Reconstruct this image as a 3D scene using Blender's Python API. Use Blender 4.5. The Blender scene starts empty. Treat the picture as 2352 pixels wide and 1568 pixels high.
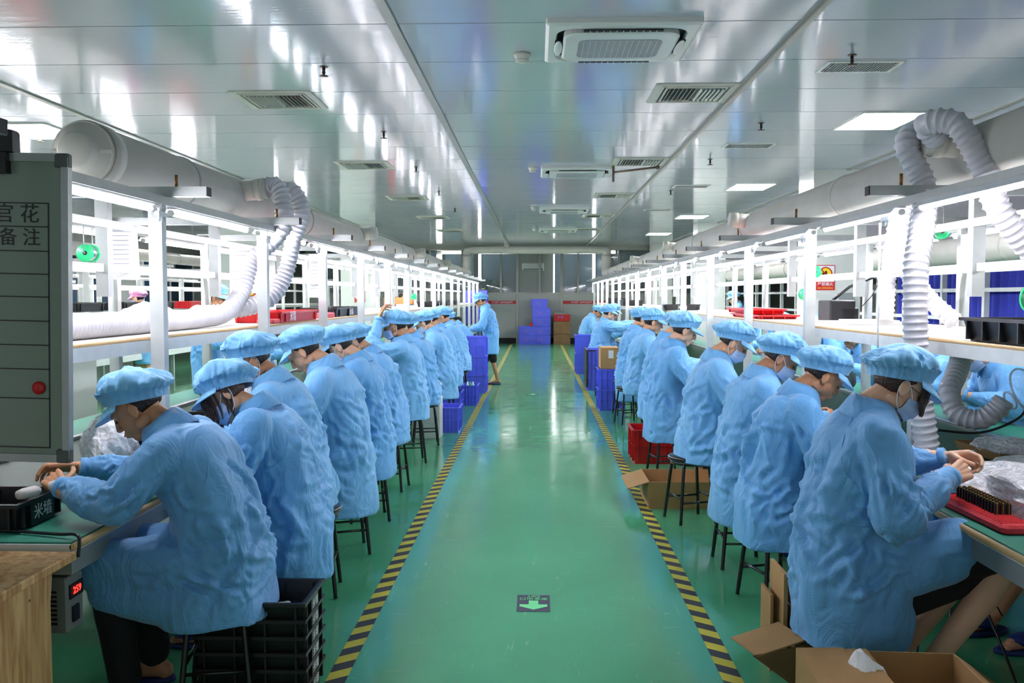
import bpy, math, random
import numpy as np
from mathutils import Vector, Matrix, noise
random.seed(7)
SC = bpy.context.scene
COL = SC.collection
PI = math.pi
# ---------------------------------------------------------------- camera, world, exposure
F = 2000.0                       # focal length in pixels of a 2352 px wide frame
CAM_Z = 1.6                      # eye height; the aisle runs along +Y
cam_d = bpy.data.cameras.new('camera')
cam_d.sensor_width = 36.0
cam_d.lens = F / 2352 * 36.0
cam_d.clip_start = 0.05
cam_d.clip_end = 200
cam = bpy.data.objects.new('camera', cam_d)
COL.objects.link(cam)
cam.location = (0, 0, CAM_Z)
cam.rotation_euler = (PI / 2 - math.atan(103 / F), 0, math.atan(56 / F))
SC.camera = cam

world = bpy.data.worlds.new('world')
SC.world = world
world.use_nodes = True
world.node_tree.nodes['Background'].inputs[0].default_value = (0.86, 0.93, 1.0, 1)
world.node_tree.nodes['Background'].inputs[1].default_value = 0.32
SC.view_settings.view_transform = 'Standard'
SC.view_settings.look = 'None'
SC.view_settings.gamma = 1
SC.view_settings.use_curve_mapping = False
SC.view_settings.exposure = 1.0
TUBE_E = 58.0                    # emission of the fluorescent tubes
PANEL_E = 22.0                   # emission of the ceiling panels
try:
    SC.cycles.use_denoising = True
    SC.cycles.denoiser = 'OPENIMAGEDENOISE'
    SC.cycles.use_adaptive_sampling = True
    SC.cycles.adaptive_threshold = 0.03
    SC.cycles.max_bounces = 6
    SC.cycles.diffuse_bounces = 3
    SC.cycles.glossy_bounces = 4
    SC.cycles.transmission_bounces = 6
    SC.cycles.transparent_max_bounces = 12
    SC.cycles.sample_clamp_indirect = 8
    SC.cycles.caustics_reflective = False
    SC.cycles.caustics_refractive = False
except Exception:
    pass
CEIL = 3.26

# ---------------------------------------------------------------- materials
MATS = {}
def srgb(r, g, b):
    f = lambda c: (c / 255 / 12.92) if c / 255 <= 0.04045 else ((c / 255 + 0.055) / 1.055) ** 2.4
    return (f(r), f(g), f(b), 1)
def mat(name, rgb, rough=0.5, metal=0.0, emit=0.0, noise_amt=0.06, noise_scale=12.0, bump=0.0, bump_scale=60.0,
        alpha=1.0, trans=0.0, coat=0.0, spec=0.5, sss=0.0, sheen=0.0):
    if name in MATS: return MATS[name]
    m = bpy.data.materials.new(name); m.use_nodes = True
    nt = m.node_tree; b = nt.nodes['Principled BSDF']
    c = srgb(*rgb)
    b.inputs['Roughness'].default_value = rough
    b.inputs['Metallic'].default_value = metal
    b.inputs['Specular IOR Level'].default_value = spec
    b.inputs['Coat Weight'].default_value = coat
    b.inputs['Alpha'].default_value = alpha
    b.inputs['Transmission Weight'].default_value = trans
    b.inputs['Sheen Weight'].default_value = sheen
    b.inputs['Subsurface Weight'].default_value = sss
    b.inputs['Subsurface Radius'].default_value = (0.02, 0.008, 0.004)
    b.inputs['Base Color'].default_value = c
    tc = nt.nodes.new('ShaderNodeTexCoord')
    if noise_amt > 0:
        n = nt.nodes.new('ShaderNodeTexNoise'); n.inputs['Scale'].default_value = noise_scale
        n.inputs['Detail'].default_value = 4
        nt.links.new(tc.outputs['Object'], n.inputs['Vector'])
        mr = nt.nodes.new('ShaderNodeMapRange')
        mr.inputs['From Min'].default_value = 0.3; mr.inputs['From Max'].default_value = 0.7
        mr.inputs['To Min'].default_value = 1 - noise_amt; mr.inputs['To Max'].default_value = 1 + noise_amt
        nt.links.new(n.outputs['Fac'], mr.inputs['Value'])
        mx = nt.nodes.new('ShaderNodeVectorMath'); mx.operation = 'SCALE'
        mx.inputs[0].default_value = c[:3]
        nt.links.new(mr.outputs[0], mx.inputs['Scale'])
        nt.links.new(mx.outputs[0], b.inputs['Base Color'])
    if bump > 0:
        n2 = nt.nodes.new('ShaderNodeTexNoise'); n2.inputs['Scale'].default_value = bump_scale
        n2.inputs['Detail'].default_value = 3
        nt.links.new(tc.outputs['Object'], n2.inputs['Vector'])
        bp = nt.nodes.new('ShaderNodeBump'); bp.inputs['Strength'].default_value = bump
        bp.inputs['Distance'].default_value = 0.01
        nt.links.new(n2.outputs['Fac'], bp.inputs['Height'])
        nt.links.new(bp.outputs[0], b.inputs['Normal'])
    if emit > 0:
        b.inputs['Emission Color'].default_value = c
        b.inputs['Emission Strength'].default_value = emit
    MATS[name] = m
    return m
def nodes(m):
    nt = m.node_tree
    return nt, nt.nodes['Principled BSDF'], nt.nodes.new, nt.links.new

WHITE = mat('white_steel', (214, 217, 214), 0.45)
GREYM = mat('grey_channel', (158, 163, 160), 0.4, 0.3)
ALU = mat('aluminium', (170, 172, 172), 0.35, 0.7)
BOARD = mat('shelf_board', (222, 218, 208), 0.5)
WOODEDGE = mat('tan_edging', (206, 174, 128), 0.45)
GREENMAT = mat('green_bench_mat', (42, 126, 104), 0.5, noise_amt=0.05, spec=.35)
BELT = mat('dark_green_belt', (30, 96, 62), 0.5, noise_amt=0.08, spec=.25)
PVC = mat('pvc_duct', (205, 202, 192), 0.45, noise_amt=0.05, noise_scale=5)
HOSE = mat('hose_fabric', (204, 202, 208), 0.42, bump=0.3, bump_scale=40, coat=.2)
BLACKM = mat('black_plastic', (22, 22, 25), 0.4)
BLACKS = mat('black_painted_steel', (14, 14, 16), 0.28, coat=0.4)
REDP = mat('red_plastic', (205, 24, 28), 0.4)
REDD = mat('red_tote', (196, 18, 22), 0.35)
PINKF = mat('pink_foam', (226, 96, 104), 0.8, bump=.3)
BLUET = mat('blue_tote', (98, 108, 240), 0.4)
CARD = mat('cardboard', (178, 138, 88), 0.85, noise_amt=.07, noise_scale=6, bump=.15, bump_scale=90)
CARDD = mat('cardboard_worn', (128, 100, 66), 0.9, noise_amt=.15, noise_scale=5, bump=.25)
PAPER = mat('paper_white', (238, 238, 236), 0.7)
SKIN = mat('skin', (222, 168, 132), 0.5, noise_amt=.04, noise_scale=25, sss=0.08, bump=.05, bump_scale=200)
SKIN2 = mat('skin_tan', (200, 144, 106), 0.5, noise_amt=.05, noise_scale=25, sss=0.08, bump=.05, bump_scale=200)
SKIN3 = mat('skin_fair', (232, 184, 152), 0.5, noise_amt=.03, noise_scale=25, sss=0.08, bump=.05, bump_scale=200)
HAIR = mat('dark_hair', (30, 22, 20), 0.42, noise_amt=.3, noise_scale=80, bump=.6, bump_scale=150)
HAIRB = mat('brown_hair', (62, 40, 34), 0.42, noise_amt=.3, noise_scale=80, bump=.6, bump_scale=150)
LIP = mat('lip', (186, 104, 92), 0.45)
MASKM = mat('surgical_mask', (176, 200, 232), 0.75, noise_amt=.02)
LOOP = mat('mask_loop', (232, 236, 244), 0.7)
TROUS = mat('black_trousers', (16, 16, 19), 0.85)
SLIP = mat('navy_slipper', (30, 48, 110), 0.6)
DARK = mat('dark_void', (12, 12, 14), 0.6)
WRITEW = mat('white_lettering', (235, 238, 240), 0.5, noise_amt=0)
GREENP = mat('green_spool', (40, 205, 130), 0.35)
SOLDER = mat('solder_wire', (190, 190, 192), 0.25, 0.9)

def cloth_mat(name, rgb):
    m = mat(name, rgb, 0.62, noise_amt=.035, noise_scale=7, sheen=.25)
    nt, b, N, L = nodes(m)
    tc = N('ShaderNodeTexCoord')
    # fine antistatic thread stripes woven in the cloth
    wv = N('ShaderNodeTexWave'); wv.inputs['Scale'].default_value = 62; wv.bands_direction = 'DIAGONAL'
    wv.inputs['Distortion'].default_value = .6
    L(tc.outputs['Object'], wv.inputs['Vector'])
    src = b.inputs['Base Color'].links[0].from_socket
    mx = N('ShaderNodeMixRGB'); mx.blend_type = 'MULTIPLY'; mx.inputs[0].default_value = .12
    L(src, mx.inputs[1]); L(wv.outputs['Color'], mx.inputs[2])
    L(mx.outputs[0], b.inputs['Base Color'])
    n1 = N('ShaderNodeTexNoise'); n1.inputs['Scale'].default_value = 8; n1.inputs['Detail'].default_value = 3
    n1.inputs['Distortion'].default_value = 1.6
    mp = N('ShaderNodeMapping'); mp.inputs['Scale'].default_value = (1, 1, .55); mp.inputs['Rotation'].default_value = (.3, .5, 0)
    L(tc.outputs['Object'], mp.inputs[0]); L(mp.outputs[0], n1.inputs['Vector'])
    bp = N('ShaderNodeBump'); bp.inputs['Strength'].default_value = .6; bp.inputs['Distance'].default_value = .035
    L(n1.outputs['Fac'], bp.inputs['Height']); L(bp.outputs[0], b.inputs['Normal'])
    return m
SMOCK = cloth_mat('blue_smock_cloth', (112, 184, 242))
SMOCK2 = cloth_mat('faded_blue_smock_cloth', (124, 192, 245))
SMOCKG = cloth_mat('greyer_blue_smock_cloth', (106, 174, 230))
CAPM = cloth_mat('blue_cap_cloth', (130, 198, 246))
WHITEC = cloth_mat('white_coat_cloth', (236, 238, 244))
PINKC = cloth_mat('pink_cap_cloth', (240, 160, 200))

# ---------------------------------------------------------------- mesh builder
class MB:
    def __init__(s): s.v = []; s.f = []; s.m = []; s.s = []; s.T = None
    def add(s, vs, fs, mi=0, smooth=False):
        o = len(s.v)
        if s.T is not None: vs = [tuple(s.T @ Vector(p)) for p in vs]
        s.v += [tuple(p) for p in vs]
        s.f += [tuple(i + o for i in f) for f in fs]
        s.m += [mi] * len(fs); s.s += [smooth] * len(fs)
        return s
    def box(s, x0, x1, y0, y1, z0, z1, mi=0):
        if x0 > x1: x0, x1 = x1, x0
        v = [(x0,y0,z0),(x1,y0,z0),(x1,y1,z0),(x0,y1,z0),(x0,y0,z1),(x1,y0,z1),(x1,y1,z1),(x0,y1,z1)]
        return s.add(v, [(0,3,2,1),(4,5,6,7),(0,1,5,4),(1,2,6,5),(2,3,7,6),(3,0,4,7)], mi)
    def rbox(s, x0, x1, y0, y1, z0, z1, r=.01, mi=0):
        """box with chamfered vertical and top edges"""
        if x0 > x1: x0, x1 = x1, x0
        def ring(i, z):
            return [(x0+i+r,y0+i,z),(x1-i-r,y0+i,z),(x1-i,y0+i+r,z),(x1-i,y1-i-r,z),(x1-i-r,y1-i,z),(x0+i+r,y1-i,z),(x0+i,y1-i-r,z),(x0+i,y0+i+r,z)]
        vs = ring(r*.5, z0) + ring(0, z0+r*.5) + ring(0, z1-r) + ring(r*.6, z1-r*.2) + ring(r, z1)
        fs = []
        for k in range(4):
            for i in range(8): fs.append((k*8+i, k*8+(i+1)%8, k*8+8+(i+1)%8, k*8+8+i))
        fs += [tuple(range(7,-1,-1)), tuple(range(32,40))]
        return s.add(vs, fs, mi)
    def tube(s, pts, r, n=10, mi=0, caps=True, closed=False):
        pts = [Vector(p) for p in pts]; N = len(pts)
        rs = r if isinstance(r, (list, tuple)) else [r]*N
        vs = []; up = None
        for i, p in enumerate(pts):
            if closed: t = pts[(i+1) % N] - pts[i-1]
            else: t = pts[min(i+1, N-1)] - pts[max(i-1, 0)]
            if t.length < 1e-9: t = Vector((0,0,1))
            t.normalize()
            if up is None: up = t.orthogonal().normalized()
            else:
                up = up - t * up.dot(t)
                up = up.normalized() if up.length > 1e-6 else t.orthogonal().normalized()
            w = t.cross(up)
            for k in range(n):
                a = 2*PI*k/n
                vs.append(p + (up*math.cos(a) + w*math.sin(a))*rs[i])
        fs = []
        for i in range(N if closed else N-1):
            j = (i+1) % N
            for k in range(n): fs.append((i*n+k, i*n+(k+1)%n, j*n+(k+1)%n, j*n+k))
        s.add(vs, fs, mi, True)
        if caps and not closed:
            o = len(s.v) - len(vs)
            s.f += [tuple(o+k for k in range(n-1,-1,-1)), tuple(o+(N-1)*n+k for k in range(n))]
            s.m += [mi]*2; s.s += [False]*2
        return s
    def lathe(s, prof, n=24, mi=0, smooth=True, axis='Z', c=(0,0,0), sx=1, sy=1):
        vs = []; 
        for (r, z) in prof:
            for k in range(n):
                a = 2*PI*k/n; x, y = r*math.cos(a)*sx, r*math.sin(a)*sy
                if axis == 'Z': q = (x, y, z)
                elif axis == 'Y': q = (x, z, -y)
                else: q = (z, x, y)
                vs.append((q[0]+c[0], q[1]+c[1], q[2]+c[2]))
        fs = []
        for i in range(len(prof)-1):
            for k in range(n): fs.append((i*n+k, i*n+(k+1)%n, (i+1)*n+(k+1)%n, (i+1)*n+k))
        s.add(vs, fs, mi, smooth)
        o = len(s.v) - len(vs); N = len(prof)
        s.f += [tuple(o+k for k in range(n-1,-1,-1)), tuple(o+(N-1)*n+k for k in range(n))]
        s.m += [mi]*2; s.s += [False]*2
        return s
    def ell(s, c, r, R=None, n=16, m=10, mi=0):
        c = Vector(c); vs = []
        for i in range(m+1):
            th = PI*i/m
            for k in range(n):
                a = 2*PI*k/n
                p = Vector((math.sin(th)*math.cos(a)*r[0], math.sin(th)*math.sin(a)*r[1], math.cos(th)*r[2]))
                if R is not None: p = R @ p
                vs.append(c + p)
        fs = []
        for i in range(m):
            for k in range(n): fs.append((i*n+k, (i+1)*n+k, (i+1)*n+(k+1)%n, i*n+(k+1)%n))
        return s.add(vs, fs, mi, True)
    def cap(s, a, b, ra, rb, n=14, mi=0):
        """tapered capsule"""
        a, b = Vector(a), Vector(b); d = (b-a); 
        if d.length < 1e-6: d = Vector((0,0,1e-4))
        u = d.normalized(); pts = []; rs = []
        for t in (80, 55, 28): pts.append(a - u*ra*math.sin(math.radians(t))); rs.append(ra*math.cos(math.radians(t)))
        pts += [a, a.lerp(b,.5), b]; rs += [ra, (ra+rb)/2, rb]
        for t in (28, 55, 80): pts.append(b + u*rb*math.sin(math.radians(t))); rs.append(rb*math.cos(math.radians(t)))
        return s.tube(pts, rs, n, mi)
    def loft(s, rings, n=28, mi=0):
        """rings: (center, tilt angle in xz, depth radius, width radius[, front factor])"""
        vs = []
        for rg in rings:
            c, t, rx, ry = rg[:4]; ff = rg[4] if len(rg) > 4 else 1
            ax = Vector((math.cos(t), 0, -math.sin(t))); c = Vector(c)
            for k in range(n):
                a = 2*PI*k/n; cx, cy = math.cos(a), math.sin(a)
                e = .85
                cx = math.copysign(abs(cx)**e, cx); cy = math.copysign(abs(cy)**e, cy)
                vs.append(c + ax*rx*cx*(ff if cx > 0 else 1) + Vector((0, ry*cy, 0)))
        N = len(rings); fs = []
        for i in range(N-1):
            for k in range(n): fs.append((i*n+k, i*n+(k+1)%n, (i+1)*n+(k+1)%n, (i+1)*n+k))
        fs += [tuple(range(n-1,-1,-1)), tuple((N-1)*n+k for k in range(n))]
        return s.add(vs, fs, mi, True)
    def mesh(s, name='m'):
        me = bpy.data.meshes.new(name); me.from_pydata(s.v, [], s.f)
        me.polygons.foreach_set('material_index', s.m)
        me.polygons.foreach_set('use_smooth', s.s)
        me.update(); return me
    def build(s, name, mats, parent=None, origin=None, loc=None):
        if origin is not None:
            o = origin; s.v = [(p[0]-o[0], p[1]-o[1], p[2]-o[2]) for p in s.v]
        me = s.mesh(name)
        return link(name, me, mats, parent, loc)
def link(name, me, mats, parent=None, loc=None, M=None):
    if not isinstance(mats, (list, tuple)): mats = [mats]
    if not me.materials:
        for m in mats: me.materials.append(m)
    o = bpy.data.objects.new(name, me); COL.objects.link(o)
    if parent is not None: o.parent = parent
    if M is not None: o.matrix_local = M
    if loc is not None: o.location = loc
    return o
def tag(o, label=None, cat=None, group=None, kind=None):
    if label: o['label'] = label
    if cat: o['category'] = cat
    if group: o['group'] = group
    if kind: o['kind'] = kind
    return o
def thing(name, loc, label, cat, rz=0, group=None):
    o = bpy.data.objects.new(name, None); COL.objects.link(o)
    o.empty_display_size = .1
    o.location = loc; o.rotation_euler = (0, 0, rz)
    return tag(o, label, cat, group)
def struct(name, mb, m, **k):
    return tag(mb.build(name, m, **k), kind='structure')
def children(o): return [c for c in list(bpy.data.objects) if c.parent == o]
def dup(root, loc, rz=None, label=None, group=None):
    r = root.copy(); COL.objects.link(r); r.location = loc
    if rz is not None: r.rotation_euler = (0, 0, rz)
    if label: r['label'] = label
    if group: r['group'] = group
    def rec(a, b):
        for ch in KIDS(a):
            c = ch.copy(); COL.objects.link(c); c.parent = b; c.matrix_parent_inverse = ch.matrix_parent_inverse.copy()
            rec(ch, c)
    rec(root, r)
    return r
def KIDS(o): return [c for c in bpy.data.objects if c.parent is o or c.parent == o]
TXT = {}
def text_mesh(body, size, extrude=.0006, align='CENTER'):
    k = (body, size, extrude, align)
    if k in TXT: return TXT[k].copy()
    cu = bpy.data.curves.new('t', 'FONT'); cu.body = body; cu.size = size; cu.extrude = extrude
    cu.align_x = align; cu.align_y = 'CENTER'; cu.resolution_u = 2
    o = bpy.data.objects.new('t', cu); COL.objects.link(o)
    bpy.context.view_layer.update()
    me = bpy.data.meshes.new_from_object(o.evaluated_get(bpy.context.evaluated_depsgraph_get()))
    bpy.data.objects.remove(o)
    me.materials.clear()
    TXT[k] = me
    return me.copy()
def frame(origin, xdir, ydir):
    """matrix placing text: local x along xdir, local y along ydir"""
    x = Vector(xdir).normalized(); y = Vector(ydir).normalized(); z = x.cross(y)
    return Matrix(((x[0],y[0],z[0],origin[0]),(x[1],y[1],z[1],origin[1]),(x[2],y[2],z[2],origin[2]),(0,0,0,1)))
def lettering(body, size, origin, xdir, ydir, parent, m=WRITEW, name='lettering', extrude=.0006):
    me = text_mesh(body, size, extrude)
    return link(name, me, m, parent, M=frame(origin, xdir, ydir))
def bez(pts, n=12):
    """smooth Catmull-Rom path"""
    P = [Vector(p) for p in pts]; P = [P[0]*2-P[1]] + P + [P[-1]*2-P[-2]]; out = []
    for i in range(1, len(P)-2):
        for k in range(n):
            t = k/n; a, b, c, d = P[i-1:i+3]
            out.append(.5*((2*b)+(c-a)*t+(2*a-5*b+4*c-d)*t*t+(3*b-a-3*c+d)*t**3))
    out.append(P[-2]); return out
# ---------------------------------------------------------------- the setting
def floor_mat():
    m = mat('green_epoxy_floor', (84, 172, 124), 0.14, noise_amt=.09, noise_scale=.9, spec=.65)
    nt, b, N, L = nodes(m)
    tc = N('ShaderNodeTexCoord')
    # worn patches in the lacquer change its gloss, scratches mix in a paler green
    n = N('ShaderNodeTexNoise'); n.inputs['Scale'].default_value = 3.5; n.inputs['Detail'].default_value = 8
    L(tc.outputs['Object'], n.inputs['Vector'])
    r = N('ShaderNodeMapRange'); r.inputs['From Min'].default_value = .3; r.inputs['From Max'].default_value = .75
    r.inputs['To Min'].default_value = .07; r.inputs['To Max'].default_value = .20
    L(n.outputs['Fac'], r.inputs['Value']); L(r.outputs[0], b.inputs['Roughness'])
    src = b.inputs['Base Color'].links[0].from_socket
    prev = src
    for k, (sc, rot) in enumerate((((2.2, 26, 1), .5), ((30, 1.8, 1), -.35), ((16, 2.6, 1), 1.1))):
        mp = N('ShaderNodeMapping'); mp.inputs['Scale'].default_value = sc; mp.inputs['Rotation'].default_value = (0, 0, rot)
        L(tc.outputs['Object'], mp.inputs[0])
        v = N('ShaderNodeTexNoise'); v.inputs['Scale'].default_value = 1.6; v.inputs['Detail'].default_value = 2; v.inputs['Distortion'].default_value = 1.5
        L(mp.outputs[0], v.inputs['Vector'])
        rm = N('ShaderNodeMapRange'); rm.inputs['From Min'].default_value = .70; rm.inputs['From Max'].default_value = .76
        rm.inputs['To Max'].default_value = .35
        L(v.outputs['Fac'], rm.inputs['Value'])
        mx = N('ShaderNodeMixRGB'); L(rm.outputs[0], mx.inputs[0]); L(prev, mx.inputs[1]); mx.inputs[2].default_value = srgb(150, 200, 170)
        prev = mx.outputs[0]
    L(prev, b.inputs['Base Color'])
    n3 = N('ShaderNodeTexNoise'); n3.inputs['Scale'].default_value = 9; n3.inputs['Detail'].default_value = 6
    L(tc.outputs['Object'], n3.inputs['Vector'])
    bp = N('ShaderNodeBump'); bp.inputs['Strength'].default_value = .045; bp.inputs['Distance'].default_value = .01
    L(n3.outputs['Fac'], bp.inputs['Height']); L(bp.outputs[0], b.inputs['Normal'])
    return m
def ceil_mat():
    m = mat('glossy_ceiling_panel', (182, 189, 196), 0.10, noise_amt=.0, coat=0.0, spec=.7)
    nt, b, N, L = nodes(m)
    b.inputs['IOR'].default_value = 1.5
    tc = N('ShaderNodeTexCoord')
    mp = N('ShaderNodeMapping'); mp.inputs['Scale'].default_value = (.25, 14, 1)
    L(tc.outputs['Object'], mp.inputs[0])
    n = N('ShaderNodeTexNoise'); n.inputs['Scale'].default_value = 2.2; n.inputs['Detail'].default_value = 4
    L(mp.outputs[0], n.inputs['Vector'])
    n2 = N('ShaderNodeTexNoise'); n2.inputs['Scale'].default_value = .9; n2.inputs['Detail'].default_value = 2
    L(tc.outputs['Object'], n2.inputs['Vector'])
    ad = N('ShaderNodeMath'); ad.operation = 'MULTIPLY_ADD'; ad.inputs[1].default_value = 4.0
    L(n2.outputs['Fac'], ad.inputs[0]); L(n.outputs['Fac'], ad.inputs[2])
    bp = N('ShaderNodeBump'); bp.inputs['Strength'].default_value = .065; bp.inputs['Distance'].default_value = .012
    L(ad.outputs[0], bp.inputs['Height']); L(bp.outputs[0], b.inputs['Normal'])
    return m
FLOORM = floor_mat(); CEILM = ceil_mat()
WALLM = mat('wall_white', (150, 158, 150), 0.5, noise_amt=.03, noise_scale=2)
WALLG = mat('wall_grey_green', (170, 178, 170), 0.4, noise_amt=.03, noise_scale=2)
COLM = mat('column_white', (214, 217, 209), 0.3, noise_amt=.02, noise_scale=3)
SEAM = mat('seam_dark', (88, 94, 96), 0.6)
FRAMEM = mat('window_frame_grey', (150, 152, 142), 0.35, .4)
NIGHT = mat('dark_window_glass', (44, 68, 88), 0.06, noise_amt=.2, noise_scale=1.5, spec=.8)
GLASS = mat('clear_glass', (235, 245, 242), 0.02, noise_amt=0, alpha=.14, spec=.8)
STRIPE_E = mat('led_strip', (250, 252, 255), .5, emit=7, noise_amt=0)
PANELM = mat('ceiling_light_panel', (250, 252, 255), .5, emit=PANEL_E, noise_amt=0)
TUBEM = mat('fluorescent_tube', (246, 244, 255), .5, emit=TUBE_E, noise_amt=0)
REDB = mat('red_banner', (196, 36, 36), .5)

XL, XR, YB, YE = -11.0, 9.0, -3.0, 34.0
struct('floor', MB().box(XL, XR, YB, YE, -.12, 0), FLOORM)
# ceiling: panels 0.87 m wide with sunk joints
cm = MB()
pitch = .872; y = 5.38 - pitch*10
lines_x = [XL, -7.4, -4.17, -.88, 1.62, 4.08, 6.5, XR]
while y < YE:
    for a, b_ in zip(lines_x[:-1], lines_x[1:]):
        cm.box(a+.005, b_-.005, max(y+.006, YB), min(y+pitch-.006, YE), CEIL, CEIL+.05)
    y += pitch
struct('ceiling', cm, CEILM)
struct('trim_1', MB().box(XL, XR, YB, YE, CEIL+.012, CEIL+.06), SEAM)
for i, x in enumerate((-4.17, -.88, 1.62, 4.08)):
    t = MB().box(x-.03, x+.03, YB, 29.6, CEIL-.012, CEIL-.0005)
    if x == 1.62: t.box(x-.018, x+.018, YB, 29.6, CEIL-.03, CEIL-.0125)
    struct('trim_%d' % (i+2), t, FRAMEM)
struct('wall_left', MB().box(XL-.1, XL, YB, YE, 0, CEIL), WALLM)
struct('wall_right', MB().box(XR, XR+.1, YB, YE, 0, CEIL), WALLG)
struct('wall_back', MB().box(XL, XR, YE, YE+.1, 0, CEIL), WALLG)
# columns
for i, (x0, x1, y0, y1) in enumerate(((-4.53, -3.9, 12.3, 12.95), (-4.6, -3.9, 20.4, 21.1), (3.63, 4.26, 11.6, 12.25), (3.63, 4.26, 19.8, 20.4), (3.63, 4.26, 27.5, 28.2))):
    struct('wall_column_%d' % (i+1), MB().box(x0, x1, y0, y1, 0, CEIL), COLM)
# right-hand window wall with blue curtains behind
BLUEC = mat('blue_curtain', (34, 52, 168), .7)
GREYD = mat('grey_upper_wall', (112, 112, 118), .6)
rw = 5.7
struct('wall_window_side', MB().box(rw, rw+.08, 2, 29.9, 2.14, CEIL).box(rw, rw+.08, 2, 29.9, 0, .95), GREYD)
wf = MB()
for z in (.95, 1.28, 1.66, 2.1): wf.box(rw-.03, rw+.03, 2, 29.9, z, z+.05)
yy = 4.3
while yy < 29.9: wf.box(rw-.034, rw+.034, yy, yy+.06, .95, 2.14); yy += 1.15
tag(wf.build('window_1', WHITE), kind='structure')
cv = MB(); k = 0
vs = []; fs = []
yy = 7.5
while yy < 14.5:
    x = rw+.22+.045*math.sin(yy*34); vs += [(x, yy, 0), (x, yy, 2.3)]; yy += .03
for i in range(len(vs)//2-1): fs.append((2*i, 2*i+2, 2*i+3, 2*i+1))
n = len(vs); vs2 = [(a+.01, b, c) for a, b, c in vs]
cv.add(vs, fs, 0, True).add(vs2, [tuple(reversed(f)) for f in fs], 0, True)
tag(cv.build('curtain', BLUEC), 'tall pleated blue curtain behind the window frames on the right', 'curtain')

# glass partition at the end of the hall
PY = 30.0
def px(x, d=PY): return (x-1232)/F*d
def pz(y, d=PY): return CAM_Z-(y-681)/F*d
lowz = pz(673)
LOWW = mat('partition_lower_panel', (176, 180, 172), .35, noise_amt=.03)
struct('wall_partition', MB().box(-8, 5.7, PY, PY+.06, 0.18, lowz).box(-8, 5.7, PY-.005, PY+.065, 0.0, .18, 1), [LOWW, DARK])
DOORG = mat('grey_door_wall', (132, 134, 124), .5)
struct('wall_behind_glass', MB().box(-.66, .55, PY+.25, PY+.35, 0, CEIL), DOORG)
g = MB()
panes = [(-8, -3.3), (-3.2, -2.2), (-1.9, -.66), (.55, 2.45), (2.7, 5.6)]
for a, b_ in panes: g.box(a, b_, PY+.6, PY+.62, lowz, CEIL-.1)
tag(g.build('window_2', NIGHT), kind='structure')
g = MB().box(-8, 5.7, PY+.02, PY+.03, lowz, CEIL-.04)
tag(g.build('window_3', GLASS), kind='structure')
fr = MB()
for x in (987, 1062, 1150.5, 1188, 1239.5, 1289.5, 1327, 1400, 1420): fr.box(px(x)-.035, px(x)+.035, PY-.03, PY+.05, lowz, CEIL)
fr.box(px(1188)-.04, px(1188)+.04, PY-.04, PY+.06, 0, CEIL)
fr.box(px(1289.5)-.05, px(1289.5)+.05, PY-.04, PY+.06, 0, CEIL)
fr.box(-8, 5.7, PY-.03, PY+.07, lowz-.04, lowz+.02).box(-8, 5.7, PY-.03, PY+.07, CEIL-.06, CEIL)
tag(fr.build('window_4', FRAMEM), kind='structure')
# strip lights behind the glass
def striplight(name, x0, x1, z0, z1, lab):
    t = thing(name, ((x0+x1)/2, PY+.42, z0), lab, 'light'); O = ((x0+x1)/2, PY+.42, z0)
    MB().box(x0, x1, PY+.40, PY+.44, z0, z1).build('tube', STRIPE_E, t, O)
    MB().box(x0, x1, PY+.441, PY+.47, z0, CEIL+.001).build('mount', FRAMEM, t, O)
for a, b_, lab in ((1100, 1186, 'long white strip light above the glass left of the grey door'), (1271, 1378, 'long white strip light above the glass right of the grey door'), (1015, 1073, 'short white strip light at the far left end of the glass'), (1394, 1412, 'small white strip light at the far right end of the glass')):
    striplight('strip_light', px(a, PY+.42), px(b_, PY+.42), pz(583, PY+.42), pz(577, PY+.42), lab)
for a, b_, lab in ((1099, 1105, 'upright white strip light left in the glass partition'), (1270.5, 1273.5, 'thin upright white strip light right of the grey door'), (1360, 1366, 'upright white strip light at the right bench end'), (1003, 1015, 'broad upright white light behind the left glass')):
    striplight('upright_light', px(a, PY+.42), px(b_, PY+.42), pz(672 if a > 1200 else 640, PY+.42), pz(585, PY+.42), lab)
# red company banner, its lettering seen from behind
b = thing('red_banner', (px(1325), PY-.01, pz(694)), 'red strip with mirrored white company lettering right of the tote stack', 'banner')
MB().box(-.5, 1.05, -.004, .004, -.055, .055).build('strip', REDB, b)
lettering('MIQIANG TECH', .1, (.16, -.006, 0), (-1, 0, 0), (0, 0, 1), b)
b = thing('red_banner', (px(1150), PY-.01, pz(694)), 'red strip with mirrored white company lettering behind the standing worker', 'banner')
MB().box(-.9, .56, -.004, .004, -.055, .055).build('strip', REDB, b)
lettering('MIQIANG TECH', .1, (.05, -.006, 0), (-1, 0, 0), (0, 0, 1), b)
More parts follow.
